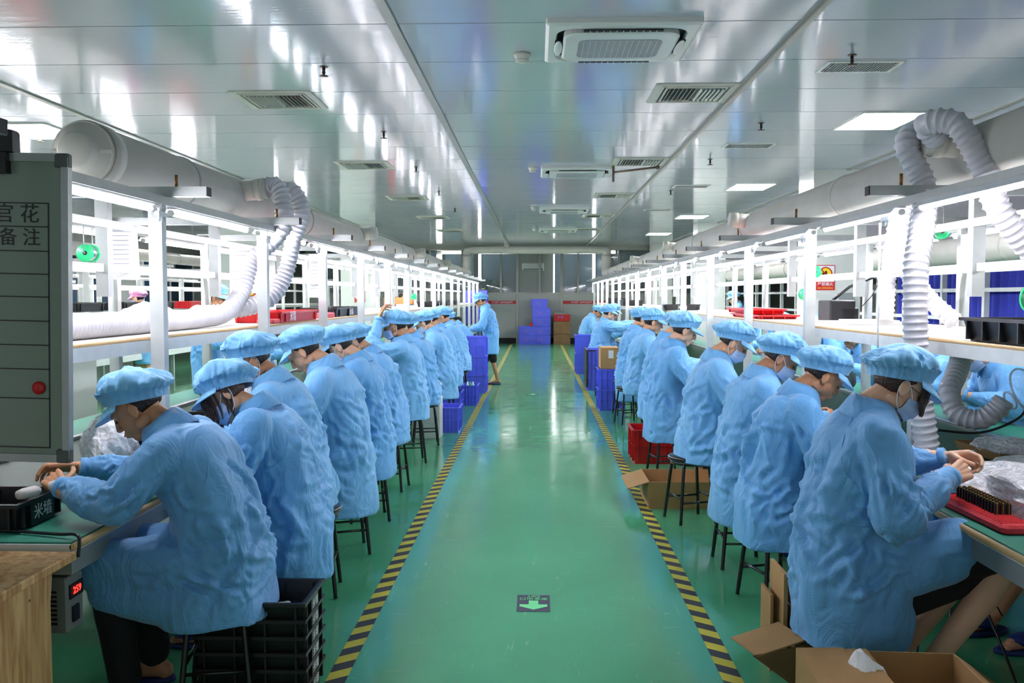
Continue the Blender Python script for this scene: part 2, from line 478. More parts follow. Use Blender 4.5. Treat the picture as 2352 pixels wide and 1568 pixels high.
# wall air conditioner beyond the glass, plant, loose things
ac = thing('wall_air_conditioner', (px(1224), PY+.25, pz(613)), 'white split air conditioner on the grey wall behind the glass', 'air conditioner')
MB().rbox(-.38, .38, -.2, 0, -.12, .13, .03).build('housing', COLM, ac)
MB().box(-.34, .34, -.205, -.199, -.1, -.06).build('air_slot', DARK, ac)
PLANT = mat('plant_leaf', (40, 78, 48), .5, noise_amt=.3)
pl = thing('potted_plant', (px(1128, PY+.2), PY+.43, 0), 'dark bushy potted plant behind the glass left of the door', 'plant')
lf = MB()
random.seed(3)
for i in range(90):
    a = random.uniform(0, 2*PI); e = random.uniform(-.3, 1.2); r0 = random.uniform(.05, .3); L_ = random.uniform(.2, .34)
    c = Vector((math.cos(a)*r0*.95, math.sin(a)*.06, 1.72+math.sin(e)*.3+random.uniform(-.1, .15)))
    d = Vector((math.cos(a), math.sin(a)*.3, random.uniform(-.5, .5))).normalized()
    w = d.cross(Vector((0, 0, 1))).normalized()*.045
    m_ = c+d*L_*.5+Vector((0, 0, .04)); e_ = c+d*L_
    lf.add([c, m_+w, e_, m_-w, c-Vector((0,0,.004)), m_+w-Vector((0,0,.004)), e_-Vector((0,0,.004)), m_-w-Vector((0,0,.004))], [(0,1,2,3), (7,6,5,4), (0,4,5,1), (1,5,6,2), (2,6,7,3), (3,7,4,0)])
lf.build('foliage', PLANT, pl)
MB().tube([(0,0,.4), (.02,0,1.1), (0,0,1.7)], .025).build('stem', CARDD, pl)
MB().lathe([(.14,0),(.18,.35),(.2,.4),(.17,.4)], 20).build('pot', WHITE, pl)

# far-left room: doors and dark panes on the left wall
dk = MB()
for y0, y1 in ((8.5, 10.2), (11.5, 13.6), (15, 17.5), (19, 22), (24, 27.5)): dk.box(XL, XL+.05, y0, y1, 1.05, 2.75)
tag(dk.build('window_5', NIGHT), kind='structure')
fr = MB()
for y0, y1 in ((8.5, 10.2), (11.5, 13.6), (15, 17.5), (19, 22), (24, 27.5)):
    for z in (1.0, 2.75): fr.box(XL, XL+.08, y0-.05, y1+.05, z, z+.06)
    for q in (y0-.05, (y0+y1)/2, y1): fr.box(XL, XL+.08, q, q+.06, 1.0, 2.8)
tag(fr.build('window_6', WHITE), kind='structure')

# ---------------------------------------------------------------- floor tape and sign
TY = mat('tape_yellow', (204, 194, 62), .55, noise_amt=.1, noise_scale=8)
TB = mat('tape_black', (52, 54, 58), .55, noise_amt=.1, noise_scale=8)
def tape(x, lab, lean):
    mb = MB(); w = .042; p = .0825; yy = 2.4; i = 0
    while yy < 29:
        q0, q1 = yy, yy+p
        s_ = lean*.03
        mb.add([(x-w,q0-s_,.0012),(x+w,q0+s_,.0012),(x+w,q1+s_,.0012),(x-w,q1-s_,.0012)], [(0,1,2,3)], i % 2)
        yy += p; i += 1
    mb.box(x-w, x+w, 2.4, 29, .0002, .0010, 1)
    return tag(mb.build('floor_tape', [TY, TB]), lab, 'floor tape')
tape(-.835, 'black and yellow striped tape on the floor along the left stools', 1)
tape(.822, 'black and yellow striped tape on the floor along the right stools', -1)
sg = thing('exit_sign', (-.013, 4.475, 0), 'dark floor sticker with green arrow and exit lettering in the aisle', 'floor sign')
GLOW = mat('pale_green_print', (130, 240, 160), .6, noise_amt=0)
SGD = mat('sign_dark', (62, 64, 84), .5)
MB().box(-.086, .086, -.122, .122, .0005, .002).build('plate', SGD, sg)
ar = MB()
a = [(-.025,.035),(.025,.035),(.025,-.022),(.072,-.022),(.072,-.052),(0,-.098),(-.072,-.052),(-.072,-.022),(-.025,-.022)]
ar.add([(x,y,.003) for x,y in a]+[(x,y,.001) for x,y in a], [(0,8,3,2)[::1] if False else (8,2,1,0), (2,8,7,3), (3,7,6,4), (4,6,5)])
for f in range(len(ar.f)): ar.f[f] = tuple(reversed(ar.f[f]))
ar.build('arrow', GLOW, sg)
lettering('安全出口', .038, (0, .062, .003), (-1, 0, 0), (0, -1, 0), sg, GLOW)
lettering('EXIT', .034, (0, .1, .003), (-1, 0, 0), (0, -1, 0), sg, GLOW)
sg2 = dup(sg, (-.06, 14.2, 0), label='small distant green arrow sticker on the aisle floor near the walking worker')

# ---------------------------------------------------------------- ceiling fittings
GRILLE = mat('ac_grille', (150, 154, 156), .6)
def cassette():
    t = thing('ceiling_air_conditioner', (.525, 5.72, CEIL), 'large white square cassette air conditioner nearest the camera', 'air conditioner')
    a, b_ = .47, .43
    f = MB()
    def rr(hx, hy, r, n=6):
        out = []
        for cx, cy, a0 in ((hx-r, hy-r, 0), (-hx+r, hy-r, 90), (-hx+r, -hy+r, 180), (hx-r, -hy+r, 270)):
            for k in range(n+1):
                an = math.radians(a0+90*k/n); out.append((cx+r*math.cos(an), cy+r*math.sin(an)))
        return out
    rings = [(a, b_, .015, 0), (a, b_, .015, -.03), (a-.02, b_-.02, .015, -.042), (.405, .365, .13, -.046), (.395, .355, .13, -.02)]
    vs = []; n = 28
    for hx, hy, r, z in rings: vs += [(x, y, z) for x, y in rr(hx, hy, r)]
    fs = []
    for i in range(len(rings)-1):
        for k in range(n): fs.append((i*n+k, i*n+(k+1)%n, (i+1)*n+(k+1)%n, (i+1)*n+k))
    f.add(vs, fs, 0, False); f.build('frame', COLM, t)
    MB().add([(x, y, -.018) for x, y in rr(.397, .357, .13)], [tuple(range(n-1,-1,-1))]).build('dark_recess', DARK, t)
    p = MB(); rings = [(.355, .310, .1, -.02), (.36, .315, .1, -.056), (.345, .30, .09, -.064), (.27, .235, .06, -.066)]
    vs = []
    for hx, hy, r, z in rings: vs += [(x, y, z) for x, y in rr(hx, hy, r)]
    p.add(vs, fs[:n*3]); p.add([(x, y, -.0655) for x, y in rr(.27, .235, .06)], [tuple(range(n-1,-1,-1))])
    p.build('face_panel', COLM, t)
    gr = MB().add([(x, y, -.0685) for x, y in rr(.262, .2, .06)]+[(x, y, -.065) for x, y in rr(.262, .2, .06)], [tuple(range(n-1,-1,-1))]+[(k, (k+1)%n, n+(k+1)%n, n+k) for k in range(n)])
    gr.build('grille', GRILLE, t)
    lin = MB()
    for k in range(-6, 7): lin.box(k*.038-.0012, k*.038+.0012, -.195, .195, -.0705, -.0685)
    lin.build('grille_rib', COLM, t)
    for (x, y, w, h) in ((0, .347, .24, .022), (0, -.347, .24, .022), (.388, 0, .022, .2), (-.388, 0, .022, .2)):
        MB().box(x-w, x+w, y-h*.7, y+h*.7, -.058, -.05).build('louvre_slot', DARK, t)
        fl = MB()
        if w > h:
            for k in range(-5, 6): fl.box(x+k*.04-.002, x+k*.04+.002, y-h*.7, y+h*.7, -.064, -.058)
        else: fl.ell((x, y, -.062), (.026, .17, .008))
        fl.build('flap', COLM, t)
    return t
c0 = cassette()
for yy, lab in ((11.6, 'second white cassette air conditioner, a brown pipe beside it'), (16.7, 'third white cassette air conditioner along the aisle'), (21.8, 'farthest white cassette air conditioner, smallest in view')):
    dup(c0, (.525, yy, CEIL), label=lab)
PIPEB = mat('brown_pipe', (110, 92, 78), .5)
tag(MB().tube([(.97, 11.15, 3.0+.05), (.97, 11.15, CEIL)], .016).tube([(.97, 11.15, 3.17), (1.5, 11.0, 3.21)], .014).tube([(1.49,11.0,3.205),(1.53,11.0,3.21)], .022).build('drain_pipe', PIPEB), 'brown pipe hung beside the second cassette air conditioner', 'pipe')
DIFF = mat('diffuser_cream', (196, 198, 184), .45)
def diffuser():
    t = thing('ceiling_vent', (-2.17, 7.4, CEIL), 'square four-way ceiling vent left of the aisle, nearest the camera', 'vent')
    f = MB()
    for k, (r, z) in enumerate(((.32, -.006), (.27, -.016), (.235, -.016))):
        w = .03 if k == 0 else .014
        for s_ in (1, -1):
            f.box(-r, r, s_*r-w/2, s_*r+w/2, z, -.0002); f.box(s_*r-w/2, s_*r+w/2, -r, r, z, -.0002)
    f.box(-.32, .32, -.32, -.27, -.008, -.0002).box(-.32, .32, .27, .32, -.008, -.0002).box(-.32, -.27, -.27, .27, -.008, -.0002).box(.27, .32, -.27, .27, -.008, -.0002)
    f.build('frame', DIFF, t)
    MB().box(-.25, .25, -.25, .25, -.004, -.0004).build('dark_back', mat('vent_back', (74, 76, 70), .6), t)
    sl = MB()
    for k in range(-6, 7):
        x = k*.034; h = .2
        tilt = .012*(1 if k > 0 else -1)
        sl.add([(x, -h, -.002), (x+tilt, -h, -.026), (x+tilt+.003, -h, -.026), (x+.003, -h, -.002), (x, h, -.002), (x+tilt, h, -.026), (x+tilt+.003, h, -.026), (x+.003, h, -.002)], [(0,1,2,3),(7,6,5,4),(0,4,5,1),(1,5,6,2),(2,6,7,3)])
    sl.build('slat', DIFF, t)
    return t
d0 = diffuser()
nm = ('second', 'third', 'fourth', 'fifth')
for k in range(1, 5): dup(d0, (-2.17, 7.4+3.65*k, CEIL), label='square four-way ceiling vent left of the aisle, %s from the camera' % nm[k-1])
for k in range(0, 5): dup(d0, (1.27, 7.25+3.6*k, CEIL), label='square four-way ceiling vent right of the cassettes, %s from the camera' % (('first',)+nm)[k])
lv = thing('slotted_vent', (2.33, 6.45, CEIL), 'long slotted ceiling vent on the right, nearest the camera', 'vent')
MB().box(-.27, .27, -.15, -.12, -.008, 0).box(-.27, .27, .12, .15, -.008, 0).box(-.27, -.24, -.12, .12, -.008, 0).box(.24, .27, -.12, .12, -.008, 0).build('frame', COLM, lv)
MB().box(-.24, .24, -.12, .12, -.003, -.0005).build('dark_back', DARK, lv)
sl = MB()
for k in range(22): sl.box(-.232+k*.0215, -.232+k*.0215+.008, -.12, .12, -.009, -.003)
sl.build('slat', GREYM, lv)
for yy, n_ in ((9.75, 'second'), (13.3, 'third'), (16.9, 'fourth')): dup(lv, (2.33, yy, CEIL), label='long slotted ceiling vent on the right, %s from the camera' % n_)
sd = thing('smoke_detector', (-.1, 6.05, CEIL), 'round smoke detector left of the nearest cassette air conditioner', 'smoke detector')
MB().lathe([(.058, 0), (.056, -.02), (.048, -.028), (.045, -.055), (.03, -.062), (.005, -.064)], 24).build('housing', DIFF, sd)
MB().lathe([(.0462, -.040), (.0462, -.046)], 24).build('slot', DARK, sd)
for yy, n_ in ((11.3, 'second'), (16.3, 'third'), (21.4, 'farthest')): dup(sd, (-.05, yy, CEIL), label='round smoke detector, %s along the ceiling beside a cassette' % n_)
BRASS = mat('sprinkler_bronze', (90, 76, 66), .35, .8)
sp = thing('sprinkler', (-1.54, 6.35, CEIL), 'bronze sprinkler head left of the aisle, nearest the camera', 'sprinkler')
MB().lathe([(.012, 0), (.010, -.035), (.014, -.04), (.006, -.06), (.034, -.066), (.034, -.069), (.004, -.072)], 16).build('head', BRASS, sp)
MB().lathe([(.03, -.0005), (.028, -.006)], 16).build('rose', BRASS, sp)
for (x, yy, lab) in ((-1.54, 8.83, 'left of the aisle, second from the camera'), (-1.54, 11.2, 'left of the aisle, third from the camera'), (-1.54, 13.8, 'left of the aisle, fourth from the camera'), (-1.54, 16.5, 'left of the aisle, fifth from the camera'),
        (2.17, 6.15, 'above the nearest slotted vent on the right'), (2.15, 8.5, 'on the right between the slotted vents'), (2.1, 10.7, 'on the right beyond the second slotted vent'), (2.1, 13.8, 'on the right beyond the third slotted vent'), (-5.1, 8.9, 'beside the bright panel at the far left')):
    dup(sp, (x, yy, CEIL), label='bronze sprinkler head ' + lab)
def panel(x, y, lab):
    t = thing('ceiling_light', (x, y, CEIL), lab, 'ceiling light')
    f = MB()
    for s_ in (1, -1): f.box(-.3, .3, s_*.4-.012, s_*.4+.012, -.012, 0); f.box(s_*.29-.01, s_*.29+.01, -.4, .4, -.012, 0)
    f.build('frame', COLM, t); MB().box(-.28, .28, -.388, .388, -.008, -.002).build('diffuser', PANELM, t)
names = ('nearest the camera', 'second from the camera', 'third from the camera', 'fourth from the camera')
for k in range(4): panel(3.23, 8.42+4.95*k, 'square white ceiling light on the right, ' + names[k])
for k in range(4): panel(-5.0, 8.7+4.95*k, 'square white ceiling light at the far left, ' + names[k])
for k in range(4): panel(-8.8, 8.7+4.95*k, 'white ceiling light over the far left room, ' + names[k])

# no smoking signs
SRED = mat('sign_red', (190, 30, 34), .5, noise_amt=0); SYEL = mat('sign_yellow', (246, 214, 40), .5, noise_amt=0)
def nosmoke(x, y, z, lab, face=-1):
    t = thing('no_smoking_sign', (x, y, z), lab, 'sign')
    MB().box(-.125, .125, -.006, 0, -.165, .165).build('plate', SRED, t)
    MB().box(-.115, .115, -.008, -.006, -.055, .155).build('white_panel', WRITEW, t)
    MB().lathe([(.09, -.0081), (.09, -.0086)], 40, axis='Y', c=(0, 0, .05)).build('red_ring', SRED, t)
    MB().lathe([(.074, -.0087), (.074, -.0092)], 40, axis='Y', c=(0, 0, .05)).build('yellow_disc', SYEL, t)
    fl = MB().ell((-.015, -.0095, .045), (.032, .001, .024)).ell((.005, -.0095, .062), (.016, .001, .028)).box(-.02, .05, -.010, -.0093, .028, .036)
    fl.build('flame_mark', DARK, t)
    b_ = MB(); b_.T = Matrix.Translation((0, -.0105, .05)) @ Matrix.Rotation(PI/4, 4, 'Y'); b_.box(-.082, .082, -.0005, .0005, -.008, .008)
    b_.build('slash', SRED, t)
    lettering('严禁烟火', .052, (0, -.0075, -.088), (1, 0, 0), (0, 0, 1), t)
    lettering('NO SMOKING', .032, (0, -.0075, -.138), (1, 0, 0), (0, 0, 1), t, SYEL)
nosmoke(-4.06, 12.3, 1.64, 'red and yellow no smoking sign on the nearer left column')
nosmoke(-4.15, 20.4, 1.63, 'red and yellow no smoking sign on the farther left column')
nosmoke(3.80, 11.6, 1.85, 'red and yellow no smoking sign on the right column')
bx = thing('switch_box', (4.05, 11.6, 1.55), 'small grey switch box on the right column below the no smoking sign', 'switch box')
MB().rbox(-.1, .1, -.06, 0, -.12, .1, .01).build('housing', GREYM, bx); MB().box(-.07, .07, -.064, -.06, -.08, -.02).build('cover', WALLG, bx)
# ---------------------------------------------------------------- production benches
def bench(C, s, y0, y1, posts, lab, detail=True, tabletop=GREENMAT):
    """double-sided line centred on x=C; s=+1 when the aisle side is at lower x (right line)"""
    t = thing('production_bench', (C, y0, 0), lab, 'workbench')
    O = (C, y0, 0); X = lambda d: C + s*d       # d<0 is towards the aisle
    if detail:
        MB().box(X(-.79), X(-.40), y0, y1, .71, .742).box(X(.40), X(.79), y0, y1, .71, .742).build('worktop', WHITE, t, O)
        MB().box(X(-.785), X(-.42), y0+.01, y1, .742, .748).box(X(.42), X(.785), y0+.01, y1, .742, .748).build('bench_mat', tabletop, t, O)
        MB().box(X(-.38), X(.38), y0+.01, y1, .715, .735).build('conveyor_belt', BELT, t, O)
        for d in (-.40, .40): MB().box(X(d)-.02, X(d)+.02, y0, y1, .70, .755).build('metal_strip', ALU, t, O)
        for d in (-.797, .797): MB().tube([(X(d), y0, .733), (X(d), y1, .733)], .013, 10).build('edge_strip', WOODEDGE, t, O)
        for d in (-.76, .76): MB().box(X(d)-.02, X(d)+.02, y0+.02, y1, .63, .71).build('apron', GREYM, t, O)
        MB().box(X(-.74), X(.74), y0+.02, y0+.06, .63, .70).build('end_apron', GREYM, t, O)
    else:
        MB().box(X(-.79), X(.79), y0, y1, .71, .745).box(X(-.8), X(-.78), y0, y1, .63, .71).build('worktop', WHITE, t, O)
    yy = posts[0]
    for k, yy in enumerate(posts):
        for d in (-.52, .52):
            MB().box(X(d)-.034, X(d)+.034, yy-.026, yy+.026, .745, 2.09).build('post', WHITE, t, O)
        MB().box(X(-.78), X(.78), yy-.028, yy+.028, 2.092, 2.14).box(X(-.785), X(-.78), yy-.026, yy+.026, 2.094, 2.138, 1).build('cross_arm', [GREYM, DARK], t, O)
        if detail and k < 10:
            MB().tube([(X(-.62), yy, 2.14), (X(-.62), yy, 2.20)], .008).build('bolt', mat('brass_bolt', (150, 110, 60), .4, .7), t, O)
            q = yy + .5
            MB().box(X(0)-.034, X(0)+.034, q-.03, q+.03, 1.60, 2.14).build('hanging_channel', GREYM, t, O)
        for d in (-.72, .72):
            MB().box(X(d)-.025, X(d)+.025, yy-.025, yy+.025, 0, .71).build('leg', GREYM, t, O)
        if detail: MB().box(X(-.69), X(.69), yy-.02, yy+.02, .12, .17).build('foot_rail', GREYM, t, O)
    MB().box(X(-.46), X(.46), y0+.3, y1, 1.372, 1.40).build('shelf_board', BOARD, t, O)
    for d in (-.475, .475):
        MB().box(X(d)-.012, X(d)+.012, y0+.3, y1, 1.325, 1.385).build('shelf_lip', GREYM if not detail else WHITE, t, O)
        if detail: MB().tube([(X(d), y0+.3, 1.392), (X(d), y1, 1.392)], .009, 8).build('shelf_edging', WOODEDGE, t, O)
    for d, z in ((-.0, 1.76), (-.03, 2.0), (.52, 1.78)):
        MB().box(X(d)-.012, X(d)+.012, y0+.3, y1, z-.022, z+.022).build('rail', WHITE, t, O)
    for d in (-.55, .55):
        c = MB().box(X(d)-.03, X(d)+.03, y0+.2, y1+.5, 2.05, 2.092)
        c.build('light_channel', GREYM, t, O)
    return t
PL = [2.62+1.67*k for k in range(16)]
PR = [2.62+1.72*k for k in range(16)]
bench(-2.4, -1, 2.93, 28.4, PL, 'long white framed production bench left of the aisle, green mats and upper shelf')
bench(2.4, 1, 2.1, 28.4, PR, 'long white framed production bench right of the aisle, green mats and upper shelf')
bench(-6.9, -1, 4.5, 27.0, [5.0+2.4*k for k in range(10)], 'white framed bench in the left room nearest the production line', False)
bench(-9.3, -1, 6.5, 27.0, [7.0+2.4*k for k in range(9)], 'white framed bench by the far left wall', False)
# tube lamps
REFL = mat('lamp_reflector', (236, 236, 238), .3)
def tube_lamp(loc, lab, group):
    t = thing('tube_lamp', loc, lab, 'lamp', 0, group)
    MB().rbox(-.022, .022, -.58, .58, .018, .03, .004).build('housing', REFL, t)
    MB().tube([(0, -.565, 0), (0, .565, 0)], .0135, 12).build('tube', TUBEM, t)
    for s_ in (-1, 1): MB().tube([(0, s_*.565, 0), (0, s_*.585, 0)], .016, 12).build('end_cap', COLM, t)
    MB().add([(-.045, -.56, -.002), (-.045, .56, -.002), (-.022, .56, .024), (-.022, -.56, .024), (-.047, -.56, 0), (-.047, .56, 0), (-.024, .56, .027), (-.024, -.56, .027)],
             [(0,1,2,3), (7,6,5,4), (0,4,5,1), (2,6,7,3), (1,5,6,2), (0,3,7,4)]).build('reflector', REFL, t)
    return t
first = None
for gx, gl, n0, n in ((-1.85, 'aisle side of the left bench', 3.58, 18), (1.82, 'aisle side of the right bench', 3.62, 18), (-2.95, 'far side of the left bench', 4.3, 17), (2.95, 'far side of the right bench', 4.3, 17)):
    for k in range(n):
        y_ = n0 + 1.38*k
        lab = 'fluorescent tube lamp under the light channel, ' + gl
        if first is None: first = tube_lamp((gx, y_, 2.022), lab, 'tube lamps on the ' + gl)
        else: dup(first, (gx, y_, 2.022), label=lab, group='tube lamps on the ' + gl)
for gx, gl, n0, n in ((-6.35, 'nearer bench of the left room', 5.2, 8), (-7.45, 'nearer bench of the left room, far side', 5.2, 8), (-9.3, 'bench by the far left wall', 7.5, 7)):
    for k in range(n): dup(first, (gx, n0+2.6*k, 2.022), label='fluorescent tube lamp on the ' + gl, group='tube lamps on the ' + gl)
CL = mat('lamp_clip', (225, 228, 232), .4)
cl = thing('lamp_clip', (-1.83, 4.22, 2.0), 'white double cable clip between tube lamps on the aisle side of the left bench', 'clip', 0, 'cable clips under the left light channel')
MB().tube([(0, -.03, .03), (0, -.03, -.035)], .010).tube([(0, .03, .03), (0, .03, -.035)], .010).box(-.012, .012, -.05, .05, -.01, .012).tube([(0, 0, .05), (0, 0, 0)], .007).build('holder', CL, cl)
for k in range(1, 9): dup(cl, (-1.83, 4.27+1.38*k+.25, 2.0))
for k in range(0, 9): dup(cl, (1.80, 4.31+1.38*k+.25, 2.0), label='white double cable clip between tube lamps on the aisle side of the right bench', group='cable clips under the right light channel')

# ---------------------------------------------------------------- ducts
def duct(x, ya, yb, z, r, lab, cap_):
    t = thing('ventilation_duct', (x, ya, z), lab, 'duct')
    O = (x, ya, z)
    MB().tube([(x, ya, z), (x, yb, z)], r, 36).build('pipe', PVC, t, O)
    if cap_:
        MB().lathe([(r*.99, .0), (r*1.05, -.02), (r*1.05, .10), (r, .11)], 36, axis='Y', c=(x, ya+.04, z)).build('collar', PVC, t, O)
        MB().lathe([(r*1.0, .1), (r*.96, .02), (r*.62, .012), (r*.60, .0), (r*.58, -.05), (r*.5, -.062), (r*.1, -.066)], 36, axis='Y', c=(x, ya-.02, z)).box(x-r*1.0, x-r*.6, ya-.012, ya, z-.008, z+.008).box(x+r*.6, x+r*1.0, ya-.012, ya, z-.008, z+.008).build('end_cap', PVC, t, O)
    yy = ya + 1.1
    while yy < yb-1:
        MB().lathe([(r+.001, -.012), (r+.006, -.012), (r+.006, .012), (r+.001, .012)], 36, axis='Y', c=(x, yy, z)).build('clamp_band', GREYM if int(yy) % 3 else PVC, t, O)
        yy += 2.7
    return t, O
DX = 2.2
for s_ in (-1, 1):
    t, O = duct(s_*DX, 4.2 if s_ < 0 else 2.4, 27.6, 2.30, .150, 'thick white ventilation duct over the %s bench%s' % (('left', ' with a round end cap') if s_ < 0 else ('right', ' running out of the frame')), True)
    MB().tube(bez([(s_*DX, 27.55, 2.30), (s_*DX, 27.7, 2.34), (s_*DX, 27.75, 2.5), (s_*DX, 27.75, 2.92)], 6), .14, 24).build('riser', PVC, t, O)
    # stub branches where the hoses leave
    for yy in ((6.15, 10.4, 14.9, 19.4) if s_ < 0 else (4.35, 8.7, 13.2, 17.8)):
        sx = -s_
        MB().tube([(s_*DX+sx*.10, yy, 2.34), (s_*DX+sx*.30, yy, 2.36)], .07, 20).tube([(s_*DX+sx*.22, yy, 2.352), (s_*DX+sx*.27, yy, 2.357)], .076, 20).build('branch_stub', PVC, t, O)
t = thing('cross_duct', (0, 27.75, 3.08), 'thick horizontal duct crossing the hall under the ceiling at the far end', 'duct')
MB().tube(bez([(-DX, 27.75, 2.88), (-DX+.01, 27.75, 2.98), (-DX+.15, 27.75, 3.08), (0, 27.75, 3.08), (DX-.15, 27.75, 3.08), (DX-.01, 27.75, 2.98), (DX, 27.75, 2.88)], 6), .125, 24).build('pipe', PVC, t, (0, 27.75, 3.08))
MB().tube([(-.93, 27.75, 3.15), (-.93, 27.75, CEIL)], .10, 20).build('riser', PVC, t, (0, 27.75, 3.08))
struct('trim_6', MB().box(-8, 5.7, 28.6, 28.72, 3.12, CEIL), FRAMEM)
# grey duct on the far right and left rooms
tg, O = duct(5.1, 3, 28, 2.15, .16, 'grey duct along the window wall on the right', False)
tg, O = duct(-8.6, 6, 27, 2.5, .13, 'pale duct over the far left benches', False)

# flexible hoses: spiral ribbed tubes along a smooth path
def hose(path, r, lab, name='flexible_hose', pitch_=.035, m=HOSE, tail=None):
    pts = bez(path, 40); L = [0]
    for a, b_ in zip(pts, pts[1:]): L.append(L[-1]+(b_-a).length)
    tot = L[-1]; n = int(tot/pitch_*8); res = []; rr = []; j = 0
    for i in range(n+1):
        d = tot*i/n
        while j < len(L)-2 and L[j+1] < d: j += 1
        q = (d-L[j])/max(L[j+1]-L[j], 1e-9); res.append(pts[j].lerp(pts[j+1], min(max(q, 0), 1)))
        ph = (d/pitch_) % 1
        rr.append(r*(1.02 - .17*math.sin(PI*ph)**.7 + .012*math.sin(d*23)))
    t = thing(name, path[0], lab, 'hose')
    MB().tube(res, rr, 28).build('ribbed_tube', m, t, path[0])
    # helical folds between the ribs
    return t
h = hose([(-1.95, 6.15, 2.36), (-1.84, 6.15, 2.38), (-1.78, 6.12, 2.25), (-1.80, 6.1, 2.05), (-2.0, 6.1, 1.85), (-2.05, 6.0, 1.62), (-2.08, 5.75, 1.49), (-2.12, 5.3, 1.462), (-2.12, 4.6, 1.462), (-2.12, 3.4, 1.462)], .064,
     'white ribbed hose dropping from the left duct and lying along the shelf towards the board')
MB().tube([(0, 0, 0), (.03, 0, 0)], .075, 24).build('cuff', PVC, h)
hose([(-1.95, 6.42, 2.36), (-1.80, 6.42, 2.38), (-1.73, 6.42, 2.22), (-1.80, 6.42, 2.0), (-1.86, 6.4, 1.75), (-1.95, 6.3, 1.58), (-2.15, 6.1, 1.50), (-2.4, 6.15, 1.475), (-2.55, 6.5, 1.475)], .064,
     'second white ribbed hose behind the first one, bending onto the left shelf')
hose([(1.95, 4.50, 2.37), (1.88, 4.47, 2.41), (1.84, 4.42, 2.33), (1.91, 4.38, 2.14), (1.86, 4.28, 1.93), (1.80, 4.20, 1.72), (1.80, 4.18, 1.4), (1.84, 4.2, 1.1), (1.89, 4.22, .83)], .060,
     'white ribbed hose hanging straight down to the right bench beside the near post')
hose([(1.93, 4.30, 2.36), (1.86, 4.25, 2.42), (1.95, 4.15, 2.40), (2.05, 4.1, 2.2), (2.12, 4.08, 2.0), (2.30, 4.1, 1.8), (2.50, 4.1, 1.68), (2.72, 4.15, 1.45)], .060,
     'white ribbed hose arching from the right duct and slanting down to the right frame edge')
hose([(2.3, 5.35, 2.2), (2.22, 5.35, 2.05), (2.20, 5.3, 1.8), (2.3, 5.2, 1.6), (2.42, 5.1, 1.45)], .056,
     'white ribbed hose slanting behind the straight one on the right bench')
hose([(2.28, 5.6, 2.2), (2.26, 5.6, 2.0), (2.22, 5.58, 1.7), (2.18, 5.5, 1.44)], .052,
     'thinner white ribbed hose just left of the straight hose, ending on the right shelf')
hose([(2.66, 5.5, 1.34), (2.60, 5.4, 1.22), (2.50, 5.25, 1.13), (2.42, 5.15, 1.04), (2.43, 5.08, .93), (2.52, 5.0, .90), (2.60, 4.97, .96), (2.63, 4.95, 1.02)], .062,
     'coiled grey hose end above the belt on the right bench, a clear funnel on it')
hose([(2.30, 6.4, 1.0), (2.05, 6.35, .98), (1.95, 6.2, 1.04), (1.98, 6.0, 1.10)], .06, 'short grey hose end bent over the right bench between two workers')
hose([(2.9, 4.2, 1.2), (2.70, 4.0, 1.0), (2.52, 3.75, .93), (2.42, 3.55, .96)], .085, 'fanned out grey hose end at the right frame edge above the belt')
# clear funnel
CLEAR = mat('clear_plastic', (236, 244, 248), .06, noise_amt=0, alpha=.22, spec=.9)
fn = thing('clear_funnel', (2.70, 4.9, 1.05), 'round clear plastic funnel on the coiled hose', 'funnel')
fm = MB(); fm.T = Matrix.Rotation(.5, 4, 'Z') @ Matrix.Rotation(1.15, 4, 'Y') @ Matrix.Rotation(.4, 4, 'X')
fm.lathe([(.05, -.08), (.055, -.02), (.10, .02), (.145, .04)], 36); del fm.f[-2:]; del fm.m[-2:]; del fm.s[-2:]
fm.build('cone', CLEAR, fn)
fm = MB(); fm.T = Matrix.Rotation(.5, 4, 'Z') @ Matrix.Rotation(1.15, 4, 'Y') @ Matrix.Rotation(.4, 4, 'X')
fm.tube([(.145*math.cos(a*PI/20), .145*math.sin(a*PI/20), .04) for a in range(40)], .006, 8, closed=True).tube([(.05*math.cos(a*PI/20), .05*math.sin(a*PI/20), -.07) for a in range(40)], .005, 8, closed=True)
fm.build('rim', mat('clear_rim', (225, 232, 238), .2, alpha=.7), fn)
tag(MB().tube(bez([(2.20, 4.9, .86), (2.45, 4.85, .85), (2.62, 4.8, .93), (2.72, 4.87, 1.0)], 8), .007, 10).build('gooseneck_arm', BLACKS), 'black gooseneck arm holding the clear funnel above the belt', 'gooseneck')
tag(MB().tube(bez([(2.45, 3.55, .80), (2.38, 3.5, .95), (2.42, 3.5, 1.1), (2.62, 3.5, 1.25), (2.85, 3.6, 1.3)], 8), .010, 10).build('gooseneck_arm', GREYM), 'grey gooseneck arm curving at the right frame edge', 'gooseneck')
# ---------------------------------------------------------------- people
def remesh(mb, voxel, smooth=4, fac=.5):
    o = bpy.data.objects.new('tmp', mb.mesh('tmp')); COL.objects.link(o)
    m = o.modifiers.new('r', 'REMESH'); m.mode = 'VOXEL'; m.voxel_size = voxel; m.use_smooth_shade = True
    if smooth:
        s = o.modifiers.new('s', 'SMOOTH'); s.factor = fac; s.iterations = smooth
    bpy.context.view_layer.update()
    me = bpy.data.meshes.new_from_object(o.evaluated_get(bpy.context.evaluated_depsgraph_get()))
    bpy.data.objects.remove(o)
    return me
def arr(me):
    v = np.empty(len(me.vertices)*3); me.vertices.foreach_get('co', v); return v.reshape(-1, 3)
def nrm(me):
    v = np.empty(len(me.vertices)*3); me.vertices.foreach_get('normal', v); return v.reshape(-1, 3)
def faces(me): return [tuple(p.vertices) for p in me.polygons]
def tubes_to(me): return (arr(me), faces(me))

